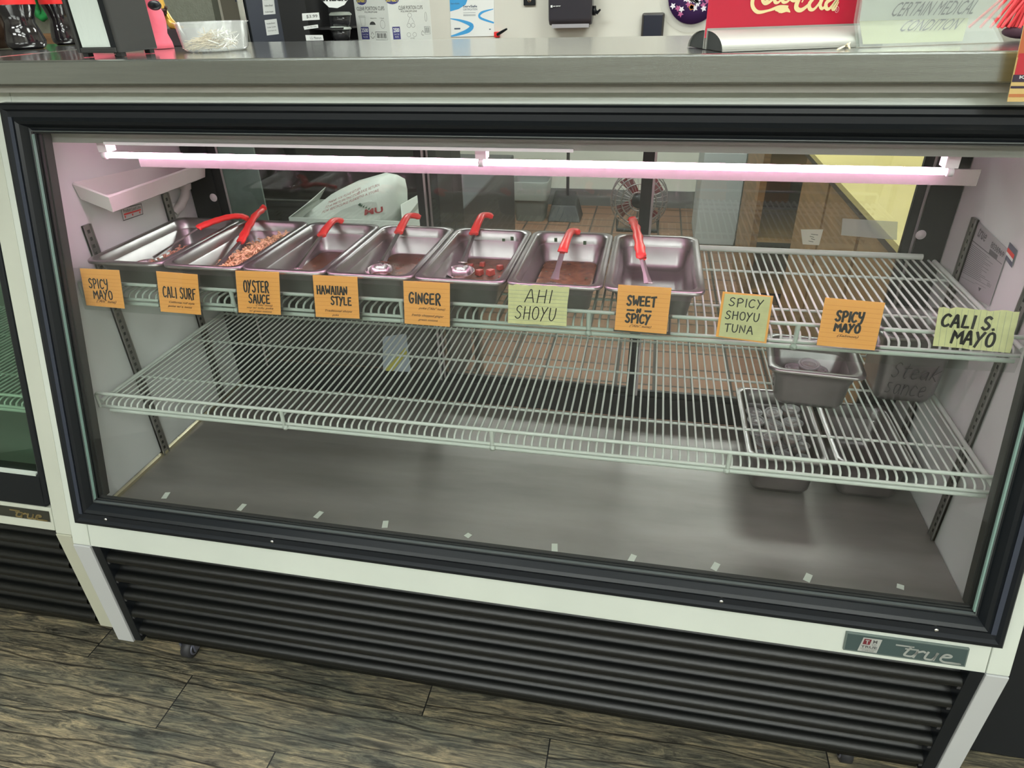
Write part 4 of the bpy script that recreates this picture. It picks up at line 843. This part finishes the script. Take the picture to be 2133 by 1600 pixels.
MB().box(-.35,.72,.262,.60,1.16,.28).build('table_top', steel, low)
for x in (-.33,.58):
    for y in (.74,1.14): MB().tube([(x,y,FL),(x,y,.262)], .015, 10).build('leg', steel, low)
# box and carrier bag on it
bx = thing('open_carton', (.28,.95,.28), 'open white carton with raised flaps behind the steel pans', 'carton')
mb = MB(); wc = mat('white_card', (.68,.71,.66), .7)
A = PY(570,472,.90); 
mb.box(.09,.90,.2805,.44,.903,.385).box(.09,1.10,.2805,.44,1.103,.385).box(.09,.903,.2805,.093,1.10,.385).box(.437,.903,.2805,.44,1.10,.385).box(.093,.903,.2805,.437,1.10,.283); mb.build('box', wc, bx)
mb = MB(); mb.hexa([Vector((.09,.90,.385)),Vector((.09,1.10,.385)),Vector((.12,1.10,.425)),Vector((.15,.92,.425))],[p+Vector((.003,0,0)) for p in (Vector((.09,.90,.385)),Vector((.09,1.10,.385)),Vector((.12,1.10,.425)),Vector((.15,.92,.425)))]); mb.hexa([Vector((.44,.90,.385)),Vector((.44,1.10,.385)),Vector((.46,1.08,.43)),Vector((.43,.93,.425))],[p+Vector((.003,0,0)) for p in (Vector((.44,.90,.385)),Vector((.44,1.10,.385)),Vector((.46,1.08,.43)),Vector((.43,.93,.425)))]); mb.build('flap', wc, bx)
bag = thing('carrier_bag', (.30,1.0,.29), 'crumpled white plastic carrier bag with red and green print in the open carton', 'bag')
prof = [(600,478),(645,440),(690,405),(735,384),(785,371),(812,373),(818,395),(826,430),(828,478)]
fr_ = [PY(a, b, .935) for a, b in prof]; bk = [p+Vector((random.uniform(.0,.02), .10+random.uniform(-.02,.02), -.02)) for p in fr_]
mid = [p.lerp(k, .5)+Vector((0,0,.012)) for p, k in zip(fr_, bk)]
cen = [Vector((.30,.930,.36))+Vector((p.x-.30,0,(p.z-.36)*.9)) *.6+Vector((0,-.012,0)) for p in fr_]
mb = MB(); mb.loops([[p*.9999 for p in cen], fr_, mid, bk], True, capa=True, capb=True)
mb.build('bag_film', mat('white_film', (.72,.76,.70), .4, bump=1.0, bscale=40), bag)
q = Quad(PY(690,395,.918), PY(800,372,.918), PY(818,440,.918), PY(640,470,.918)).toward((1,-2,1))
mb = MB()
for i, s_ in enumerate(('THANK YOU PLEASE RETURN', 'TO A PARTICIPATING STORE', 'FOR RECYCLING PLEASE')): print_text(mb, q, s_, .10, .58, .35+i*.13, .43+i*.13, rise=-.25, off=.002)
print_text(mb, q, 'PLEASE RETURN', .55,.9,.22,.30, rise=-.12, off=.002); print_text(mb, q, 'TO A STORE', .58,.88,.36,.43, rise=-.1, off=.002)
mb.build('red_print', mat('red_print', (.45,.05,.06), .6), bag)
mb = MB(); print_text(mb, q, 'MU', .68,.90,.80,.98, bold=.03, off=.002); mb.build('bag_letters', mat('red_print', (.45,.05,.06)), bag)
mb = MB()
for k in range(9): a = 1+k*.26; c = (.72+.14*math.cos(a+1.6), .82-.2*abs(math.sin(a))); flat(mb, q, [(c[0],c[1]),(c[0]+.03,c[1]-.05),(c[0]+.02,c[1]+.03)], .002)
mb.build('green_print', mat('green_print', (.03,.10,.05), .6), bag)
# frosted strip at the left
fs = MB().box(-.03,.80,.285,.085,.806,.62).build('frosted_panel', mat('frosted_green_grey', (.13,.17,.15), .3, var=.2, vscale=30)); tag(fs, 'frosted grey green panel standing behind the left glass door', 'panel')
# bin, dustpan, fan at the far wall
bn = thing('waste_bin', (.31,3.72,FL), 'grey waste bin with a clear liner against the kitchen wall', 'bin')
mb = MB(); lo = rrect(.315,3.74,FL+.001,.20,.17,.03); md = rrect(.315,3.74,FL+.22,.25,.22,.035); hi = rrect(.315,3.74,FL+.27,.262,.235,.035); hi2 = rrect(.315,3.74,FL+.27,.245,.215,.03); lo2 = rrect(.315,3.74,FL+.02,.19,.16,.03)
mb.loops([lo,md,hi,hi2,lo2], True, capa=True); mb.build('bin_body', mat('grey_bin', (.16,.17,.16), .4, bump=.6, bscale=30), bn)
mb = MB().loops([rrect(.315,3.74,FL+.15,.245,.218,.035), rrect(.315,3.74,FL+.272,.270,.243,.04), rrect(.315,3.74,FL+.278,.262,.235,.035), rrect(.315,3.74,FL+.19,.24,.21,.03)], True, capb=False); mb.build('liner', mat('grey_liner', (.30,.32,.30), .3, bump=.8, bscale=60), bn)
dpn = thing('dustpan', (.55,3.75,FL), 'black upright dustpan on a long handle beside the waste bin', 'dustpan')
MB().tube([(.56,3.82,FL+.14),(.545,3.92,FL+1.0)], .011, 8).build('handle', blackM, dpn)
mb = MB().hexa([(.44,3.66,FL+.001),(.67,3.66,FL+.001),(.67,3.86,FL+.001),(.44,3.86,FL+.001)], [(.46,3.72,FL+.10),(.63,3.72,FL+.10),(.62,3.86,FL+.17),(.47,3.86,FL+.17)]); mb.build('pan_body', mat('dustpan_black', (.02,.02,.022), .4), dpn, .006)
fn = thing('floor_fan', (1.03,3.5,FL), 'round wire floor fan with dark red blades near the kitchen wall', 'fan')
fc = Vector((1.06,3.50,FL+.21)); mb = MB()
for r, dy in ((.18,0),(.18,.09),(.15,-.02),(.11,-.028),(.06,-.032)): mb.tube([fc+Vector((r*math.cos(a), dy, r*math.sin(a))) for a in [2*math.pi*k/28 for k in range(28)]], .004, 6, closed=True)
for k in range(30): a = 2*math.pi*k/30; d = Vector((math.cos(a),0,math.sin(a))); mb.tube([fc+d*.05+Vector((0,-.032,0)), fc+d*.15+Vector((0,-.02,0)), fc+d*.18, fc+d*.18+Vector((0,.09,0))], .0022, 4)
mb.build('grille', mat('fan_wire', (.35,.33,.33), .3, .7), fn)
mb = MB()
for k in range(4): a = 2*math.pi*k/4+.5; d = Vector((math.cos(a),0,math.sin(a))); e = Vector((-math.sin(a),0,math.cos(a))); c = fc+Vector((0,.04,0)); mb.hexa([c+d*.03-e*.02, c+d*.03+e*.02, c+d*.15+e*.07+Vector((0,.02,0)), c+d*.16-e*.02], [p+Vector((0,.004,0)) for p in (c+d*.03-e*.02, c+d*.03+e*.02, c+d*.15+e*.07+Vector((0,.02,0)), c+d*.16-e*.02)])
mb.build('blades', mat('dark_red_blade', (.16,.02,.03), .3), fn)
MB().lathe(fc, [(.001,-.035),(.045,-.03),(.045,.08),(.001,.10)], 20, (0,1,0)).build('motor', black, fn)
MB().tube([fc+Vector((-.13,.04,-.13)), Vector((.93,3.5,FL+.012)), Vector((1.19,3.5,FL+.012)), fc+Vector((.13,.04,-.13))], .012, 8).build('stand', black, fn)
# right-hand kitchen furniture
yt = thing('kitchen_cabinet', (1.95,1.4,FL), 'wooden base cabinet with a yellow top behind the right glass door', 'cabinet')
MB().prism([(1.745,.80,.35),(2.75,.80,.35),(2.75,2.3,.35),(1.745,2.3,.35)], (0,0,.018)).build('worktop_slab', mat('yellow_laminate', (.60,.49,.19), .5, var=.06, vscale=6), yt)
woodm = mat('brown_cabinet_wood', (.24,.13,.05), .5, var=.35, vscale=6, stretch=(1,1,8))
MB().box(1.78,.84,FL,2.72,2.26,.348).build('carcass', woodm, yt)
for i in range(3): y = .86+i*.47; MB().box(1.768,y,FL+.08,1.779,y+.44,.32).build('door', mat('cabinet_door_wood', (.30,.17,.07), .5, var=.25, vscale=5, stretch=(1,1,8)), yt)
MB().box(1.752,.80,.325,1.768,2.3,.348).build('front_trim', mat('dark_trim', (.05,.035,.025), .5), yt)
sh = thing('wooden_shelf_unit', (1.75,2.75,FL), 'brown wooden shelf unit standing behind the yellow topped cabinet', 'shelving')
MB().box(1.62,2.42,FL,1.65,2.95,.55).build('side_board', woodm, sh); MB().box(2.25,2.42,FL,2.28,2.95,.55).build('side_board', woodm, sh)
for z in (FL+.05,-.12,.18,.5): MB().box(1.65,2.42,z,2.25,2.95,z+.02).build('shelf', mat('light_board', (.45,.27,.10), .5, var=.15, vscale=6), sh)
MB().box(1.65,2.94,FL,2.25,2.96,.55).build('back_board', blackM, sh)
cb = MB().box(1.42,3.30,FL,1.66,3.75,.12).build('storage_box', mat('grey_white_carton', (.42,.45,.45), .6), bevel=.004); tag(cb, 'tall pale grey box standing by the kitchen wall at right', 'box')
cb2 = MB().box(1.70,3.35,FL,1.98,3.75,.10).build('storage_box', mat('pale_carton', (.48,.50,.47), .6), bevel=.004); tag(cb2, 'pale box beside the tall grey box, with a black cable in front', 'box')
cbl = MB().tube([(1.66,3.28,FL+.01),(1.68,3.28,-.25),(1.75,3.28,-.16),(1.88,3.28,-.13),(2.0,3.28,-.13)], .008, 8).build('cable', blackM); tag(cbl, 'black cable arching in front of the pale box', 'cable')
note = MB(); nq = Quad((1.30,.5985,.37),(1.0,0,0),(0,0,0),(0,0,0))
# appliance on a low stand behind the middle door
ap = MB().box(-.10,1.68,FL,.345,3.0,.15).build('chest_freezer', mat('dark_appliance', (.035,.035,.04), .35), bevel=.006); tag(ap, 'long dark chest freezer running back towards the waste bin', 'freezer')
# papers on door glass, right
for pts, lb, mm, nm in (([(1755,455),(1870,462),(1868,500),(1752,490)], 'thin paper notice taped to the right sliding glass door', clear('thin_paper', (.75,.78,.74), .4, 1.2, .25), 'door_notice'), ([(1668,478),(1715,478),(1706,511),(1672,509)], 'crumpled cream slip stuck at the bottom of the right sliding door', mat('cream_slip', (.55,.55,.45), .7), 'paper_slip')):
    qq = Quad(*[PY(a, b, .6045) for a, b in pts]).toward((1,-2,1)); o = sheet(qq, .0004).build(nm, mm); tag(o, lb, 'notice' if nm == 'door_notice' else 'paper slip')
    if nm == 'paper_slip':
        mb = MB(); [ribbon(mb, qq, [(random.uniform(.3,.6),.3+k*.15),(random.uniform(.6,.9),.35+k*.15)], .001, .0004) for k in range(4)]; mb.build('pen_marks', ink, o)
tg = sheet(Quad(*[PY(a, b, .6045) for a, b in ((797,702),(846,695),(856,775),(798,772))]).toward((1,-2,1)), .0004).build('door_leaflet', mat('pale_blue_leaflet', (.42,.48,.56), .5)); tag(tg, 'pale blue leaflet with a yellow band stuck low on the left sliding door', 'leaflet')
qq = Quad(*[PY(a, b, .6035) for a, b in ((797,702),(846,695),(856,775),(798,772))]).toward((1,-2,1)); mb = MB(); flat(mb, qq, [(.1,.95),(.9,.35),(.95,.5),(.35,1.0),(.1,1.0)], .0002); mb.build('yellow_band', mat('yellow_band', (.6,.55,.10), .5), tg)

# upper background: cabinet, fridge, rack, carton
tx = structure(MB().box(-2.4,1.62,FL,-.47,1.66,ZC-.01), 'wall_partition', mat('textured_grey_green', (.25,.26,.21), .5, bump=1.0, bscale=160, var=.1, vscale=50))
tr_ = structure(MB().box(-2.4,1.585,.813,-.79,1.6195,.849), 'trim_1', mat('wood_trim', (.30,.16,.08), .4, var=.2, vscale=8, stretch=(1,1,10)))
cab = MB().box(-.462,1.66,FL,-.305,2.2,1.5).build('tall_cabinet', mat('olive_brown_cabinet', (.16,.145,.11), .5, var=.1, vscale=5), bevel=.004); tag(cab, 'tall olive brown cabinet left of the steel refrigerator', 'cabinet')
qq = Quad((-.40,1.6595,.960),(-.345,1.6595,.960),(-.345,1.6595,.936),(-.40,1.6595,.936)).toward((0,-2,1)); o = sheet(qq,.001).build('label_plate', mat('navy_label', (.02,.03,.07), .4)); o.parent = cab
rf = thing('refrigerator', (-.2,1.75,FL), 'tall steel refrigerator with paper notes on its dark door', 'refrigerator')
MB().box(-.30,1.50,FL,-.275,1.56,1.5).build('door_edge', chrome, rf, .004); MB().box(-.274,1.505,FL,-.268,1.56,1.5).build('door_gasket', black, rf)
MB().box(-.267,1.50,FL,-.112,1.56,1.5).build('door', mat('blue_grey_steel', (.11,.12,.155), .3, .5), rf, .003); MB().box(-.30,1.562,FL,-.112,2.1,1.5).build('body', blackM, rf)
for i, (a, b) in enumerate((((549,30),(570,0)),((554,75),(575,40)))):
    p0 = PY(549+i*5,30+i*43,1.499); p1 = PY(572+i*5,-20+i*60,1.499); qq = Quad((p0.x,1.499,p1.z+.0), (p0.x+.034,1.499,p1.z), (p0.x+.034,1.499,p0.z), (p0.x,1.499,p0.z)).toward((0,-2,1))
    if i == 0: qq = Quad(*[PY(a_,b_,1.499) for a_, b_ in ((544,-25),(568,-27),(574,29),(549,31))]).toward((0,-2,1))
    else: qq = Quad(*[PY(a_,b_,1.499) for a_, b_ in ((551,42),(576,39),(581,71),(556,74))]).toward((0,-2,1))
    o = sheet(qq, .0006).build('paper_note', paperw, rf); mb = MB()
    for k, s_ in enumerate((('Produce Drawer','Snack Bars','Yellow Bread','Outlet Supply') if i == 0 else ('Produce Drawer','Low Low','Outlet Supply only'))): print_text(mb, qq, s_, .15,.85, .1+k*.24+(.1 if i else .05), .17+k*.24+(.12 if i else .05), off=.0008)
    mb.build('note_print', ink, o)
rk = thing('snack_rack', (.03,1.5,.80), 'black rack with shelf price tags beside the steel refrigerator', 'rack')
MB().box(-.105,1.42,.8005,-.01,1.6,1.2).build('side_board', blackM, rk); MB().box(-.009,1.58,.8005,.100,1.6,1.2).build('back_board', blackM, rk)
for pts, s_ in ((((629,28),(664,26),(666,41),(630,43)),'$3.99'), (((632,55),(662,51),(663,58),(634,62)),'U.S. Mint, Only'), (((636,73),(672,73),(674,84),(638,85)),'U.S. Minimum')):
    qq = Quad(*[PY(a,b,1.419) for a, b in pts]).toward((0,-2,1)); o = sheet(qq,.001).build('price_tag', paperw, rk, .0); mb = MB(); print_text(mb, qq, s_, .25,.9,.25,.75, off=.0008); mb.build('tag_print', greytxt, o)
qq = Quad(*[PY(a,b,1.40) for a,b in ((660,-28),(730,-28),(726,14),(668,16))]).toward((0,-2,1)); 
mb = MB(); flat(mb, qq, [(.0,.0),(1,.0),(1,.55),(.85,.9),(.6,1.05),(.3,1.0),(.05,.6)], 0); o = mb.build('round_sign', paperw, rk); mb = MB(); print_text(mb, qq, 'Snack', .05,.95,.35,.70, bold=.03, off=.001); mb.build('sign_print', ink, o)
for k, (a, b) in enumerate((((672,26),(735,20)), ((664,56),(735,52)))):
    p = PY(703, a[1], 1.45); z = p.z
    t = thing('clear_cup_stack', (p.x,1.47,z-.04), ('upper' if k == 0 else 'lower')+' clear lidded plastic cup on the black rack', 'cup')
    MB().lathe((p.x,1.47,z-.042), [(.001,0),(.026,0),(.034,.036),(.001,.036)], 24).build('cup', mat('dark_cup', (.03,.03,.032), .15), t)
    MB().lathe((p.x,1.47,z-.004), [(.001,.006),(.030,.005),(.036,.0),(.037,-.004),(.034,-.005)], 28).build('lid', mat('clear_lid_grey', (.55,.60,.55), .15), t)
    MB().box(-.009,1.43,z-.048,.100,1.58,z-.0425).build('rack_shelf', blackM, rk)
# portion cup carton, corner to the viewer
cr = thing('portion_cup_carton', (.24,1.55,.80), 'white carton of clear portion cups standing behind the worktop', 'carton')
cA = Vector((.110,1.53,.8005)); cB = Vector((.247,1.475,.8005)); cC = Vector((.372,1.53,.8005)); cD = cA+cC-cB; up = Vector((0,0,.30))
MB().prism([cA, cB, cC, cD], up).build('carton_body', mat('carton_white', (.66,.68,.64), .6), cr)
for fi, (a, b) in enumerate(((cA,cB),(cB,cC))):
    H = .136; h0 = Vector((0,0,.0135)); qq = Quad(a+Vector((0,0,H)), b+Vector((0,0,H)), b+h0, a+h0).toward((0,-3,1)); mb = MB(); B2 = MB(); Y2 = MB(); Wt = MB()
    cxu = .24 if fi == 0 else .12
    B2.add([qq(cxu+.16*math.cos(x), .05+.11*math.sin(x), .0004) for x in [k*.3927 for k in range(16)]], [tuple(range(16))]); print_text(Y2, qq, 'SUNSET', cxu-.14,cxu+.14,-.0,.10, bold=.02, off=.0008)
    k0, k1 = (.07,.90) if fi == 0 else (.25,.82)
    print_text(mb, qq, 'CLEAR PORTION CUPS', k0, k1, .20,.29); print_text(mb, qq, 'POLYPROPYLENE', .3,.68,.31,.35)
    L_ = lambda P, w_=.0006: ribbon(mb, qq, P, w_)
    if fi == 0:
        L_([(.10,.42),(.30,.42),(.30,.45),(.10,.45),(.10,.42)]); L_([(.12,.45),(.16,.66),(.26,.66),(.29,.45)])
        L_([(.80+.07*math.cos(x), .62+.10*math.sin(x)) for x in [k*.3927 for k in range(17)]]); print_text(mb, qq, '1 Count', .74,.86,.46,.49)
        flat(mb, qq, [(.5+.09*math.cos(x), .63-.08*math.sin(x)) for x in [k*.3927 for k in range(9)]]); print_text(mb, qq, 'leakproof lids', .45,.64,.46,.49)
        L_([(.56,.80),(.91,.80),(.91,.99),(.56,.99),(.56,.80)], .0011)
        for k in range(16): u = .60+k*.0175; rect(mb, qq, u, .83, u+random.choice((.004,.008,.011)), .95)
        u0, u1 = .12,.36
    else:
        for c in ((.5,.42),(.46,.66),(.56,.66),(.44,.88),(.58,.88)): L_([(c[0]+.045*math.cos(x), c[1]+.05*math.sin(x)) for x in [k*.3927 for k in range(17)]])
        L_([(.5,.48),(.44,.60)]); L_([(.54,.48),(.6,.60)]); print_text(mb, qq, '2.5 OZ', .47,.57,.95,.98)
        L_([(.88+.025*math.cos(x), .47+.11*math.sin(x)) for x in [k*.3927 for k in range(17)]]); L_([(.83,.70),(.96,.70),(.96,.88),(.83,.88),(.83,.70)], .0009)
        for k in range(7): u = .845+k*.015; rect(mb, qq, u, .72, u+.006, .85)
        u0, u1 = .06,.24
    L_([(.42,.86),(.46,.80),(.50,.86)] if fi == 0 else [(.75,.84),(.78,.79),(.81,.84)], .0012); L_([(.40,.90),(.44,.95),(.48,.95),(.52,.90)] if fi == 0 else [(.745,.86),(.765,.9),(.80,.9)], .0012)
    rect(B2, qq, u0,.68,u1,.98); print_text(Wt, qq, '2500', u0+.02,u1-.02,.71,.81, bold=.02, off=.0009); print_text(Wt, qq, 'Count / Case', u0+.03,u1-.03,.84,.87, off=.0009); print_text(Wt, qq, 'Fits 2 OZ', u0+.05,u1-.05,.90,.94, off=.0009)
    mb.build('black_print', mat('carton_ink', (.05,.05,.05), .6), cr); B2.build('blue_print', mat('carton_blue', (.05,.05,.20), .5), cr); Y2.build('yellow_print', mat('carton_yellow', (.75,.62,.06), .5), cr); Wt.build('white_print', paperw, cr)

# on the back wall
YW = YB
cf = Quad(*[PY(a, b, YW-.006) for a, b in ((934,-60),(1028,-60),(1030,75),(940,77))]).toward((1,-3,1))
ce = sheet(cf, .004).build('certificate', paperw); tag(ce, 'framed food safety certificate with blue swooshes on the back wall', 'certificate')
mb = MB(); v = lambda y: (y+60)/136
mb2 = [(0,0),(.42,0),(.42,v(-5)),(.36,v(8)),(.2,v(17)),(0,v(22))]; flat(mb, cf, mb2)
def band(pts, ws):
    pp = smooth_pts(pts, 5); k = len(pp); W = []
    for i in range(k):
        t = i/(k-1)*(len(ws)-1); a = int(min(t, len(ws)-2)); W.append(ws[a]*(1-(t-a))+ws[a+1]*(t-a))
    ribbon(mb, cf, pp, W, .0008)
band([(.0,v(37)),(.25,v(42)),(.48,v(52)),(.40,v(63)),(.15,v(71)),(.0,v(74))], [.004,.015,.028,.028,.016,.006]); band([(.98,v(18)),(.72,v(25)),(.68,v(36)),(.98,v(47))], [.004,.015,.015,.01])
mb.build('blue_swoosh', mat('sky_blue_print', (.06,.36,.72), .5), ce)
mb = MB(); print_text(mb, cf, 'ServSafe', .30,.62,v(9),v(14), bold=.02, off=.001); print_text(mb, cf, 'CERTIFICATION', .30,.62,v(16),v(20), off=.001)
for y in (25,29,31): rect(mb, cf, .30, v(y), .58, v(y+.6), .001)
print_text(mb, cf, 'ServSafe', .02,.22,v(4),v(7), off=.0012); rect(mb, cf, .08,v(57),.22,v(60),.001); rect(mb, cf, .88,v(60),.92,v(62),.001); mb.build('certificate_print', mat('slate_print', (.07,.10,.15), .6), ce)
td = thing('towel_dispenser', (PY(1188,30,YW).x, YW-.06, PY(1188,30,YW).z), 'dark translucent paper towel dispenser with side lever on the back wall', 'towel dispenser')
a = PY(1141,-60,YW-.12); b = PY(1234,53,YW-.12)
mb = MB(); zz = b.z; xs0, xs1 = a.x+.005, b.x-.005
prf_ = [(YW-.002, zz+.03),(YW-.09, zz),(YW-.12, zz+.03),(YW-.13, zz+.15),(YW-.11, zz+.30),(YW-.002, zz+.34)]
mb.prism([(xs0, y, z) for y, z in prf_], (xs1-xs0,0,0)); mb.build('cover', mat('smoke_plastic', (.045,.042,.05), .2), td, .012, 3)
MB().box(xs0+.02, YW-.10, zz-.012, xs1-.02, YW-.03, zz+.012).build('towel_slot', mat('slot_grey', (.35,.34,.36), .4), td)
p = PY(1243,22,YW-.06); MB().lathe((xs1, YW-.07, p.z), [(.001,.0),(.028,.0),(.028,.02),(.001,.022)], 18, (1,0,0)).tube([(xs1+.015,YW-.07,p.z),(xs1+.03,YW-.09,p.z-.012),(xs1+.05,YW-.10,p.z+.006)], [.010,.010,.006], 8).build('lever', black, td)
qq = Quad(*[PY(a_, b_, YW-.135) for a_, b_ in ((1147,11),(1168,10),(1168,15),(1147,16))]).toward((1,-3,1)); mb = MB(); rect(mb, qq, 0,0,.18,1); print_text(mb, qq, 'san jamar', .24,1,.15,.85, bold=.02, off=0); mb.build('maker_mark', paperw, td)
sd = thing('soap_dispenser', (PY(1358,60,YW).x, YW-.04, PY(1358,60,YW).z), 'black framed black switch box low on the back wall', 'wall box')
a = PY(1338,27,YW-.05); b = PY(1380,90,YW-.05); MB().box(a.x, YW-.05, b.z, b.x, YW-.001, a.z).build('housing', mat('warm_black', (.05,.045,.04), .4), sd, .012)
MB().box(a.x+.012, YW-.056, b.z+.01, b.x-.012, YW-.0505, a.z-.012).build('front_plate', mat('navy_black', (.012,.016,.03), .3), sd, .004)
lk = thing('wall_lock', PY(1103,5,YW-.01), 'small black plate with keyhole on the back wall above the worktop', 'lock plate')
a = PY(1090,-22,YW-.02); b = PY(1115,11,YW-.02); MB().box(a.x, YW-.02, b.z, b.x, YW-.001, a.z).build('plate', black, lk, .004)
MB().lathe(((a.x+b.x)/2, YW-.0205, b.z+.03), [(.001,.002),(.012,.001),(.013,0)], 14, (0,-1,0)).build('keyhole', chrome, lk)
rt = thing('red_clip', PY(1040,68,YW-.03), 'red clip with a black lever on the back wall beside the certificate', 'clip')
a = PY(1029,66,YW-.03); b = PY(1040,78,YW-.03); MB().box(a.x, YW-.035, b.z, b.x, YW-.002, a.z).build('clip_body', redp, rt, .003)
MB().tube([PY(1036,72,YW-.05), PY(1046,66,YW-.07), PY(1056,60,YW-.08)], [.010,.009,.006], 8).build('lever', black, rt)
pu = thing('round_fan_paddle', PY(1442,10,YW-.02), 'purple patterned round paddle in a clear wrapper on the back wall', 'paddle')
c0 = PY(1445,-8,YW-.02); rr = .155
MB().lathe(c0, [(.001,0),(rr,0),(rr,.006),(.001,.006)], 40, (0,-1,0)).build('disc', mat('deep_purple', (.045,.015,.09), .5), pu)
for nm, cc, n_ in (('pattern_pink',(.45,.10,.25),12),('pattern_white',(.75,.72,.78),11),('pattern_orange',(.75,.28,.06),2)):
    mb = MB()
    for k in range(n_):
        a = random.uniform(3.3,6.1) if nm != 'pattern_orange' else 4.6; r = random.uniform(.05,.9)*rr if nm != 'pattern_orange' else .06+.0*k; p = c0+Vector((r*math.cos(a), -.0065-(.0012 if nm != 'pattern_pink' else 0), r*math.sin(a)-.0*k)); 
        npt = 10; ph = random.uniform(0,6); mb.add([p+Vector(((.010+.010*(j % 2))*math.cos(ph+j*.628), 0, (.010+.010*(j % 2))*math.sin(ph+j*.628))) for j in range(npt)], [tuple(range(npt))])
    mb.build(nm, mat(nm, cc, .5), pu)
MB().lathe(c0+Vector((0,.006,0)), [(rr+.05,.0),(rr+.002,.008)], 26, (0,-1,0)).build('clear_wrapper', clear('wrapper_film', (.9,.9,.88), .2, 1.4, .2), pu)
# right neighbour: dark appliance base
rb = MB().box(1.79,.10,FL+.002,2.7,.62,.80).build('black_cabinet', mat('near_black', (.012,.014,.018), .5), bevel=.003); tag(rb, 'black cabinet standing against the right end of the display case', 'cabinet')
# hanging leis on the partition at left
for cc, nm, lb, x0_, dx, zb_ in (((.02,.28,.07),'green_garland','thick green garland hanging on the textured wall between the bottles',-1.165,.020,.900),((.80,.30,.04),'orange_garland','orange garland hanging left of the green one',-1.222,.016,.912),((.45,.42,.12),'yellow_garland','olive yellow garland hanging right of the green one',-1.112,.014,.925)):
    pts = [(x0_-dx,1.59,1.3),(x0_-dx,1.59,zb_+.03),(x0_-dx*.7,1.588,zb_+.008),(x0_,1.586,zb_),(x0_+dx*.7,1.588,zb_+.008),(x0_+dx,1.59,zb_+.03),(x0_+dx,1.59,1.3)]
    tag(MB().tube(pts, .013 if nm == 'green_garland' else .009, 8).build(nm, mat(nm, cc, .6, var=.3, vscale=60)), lb, 'garland')
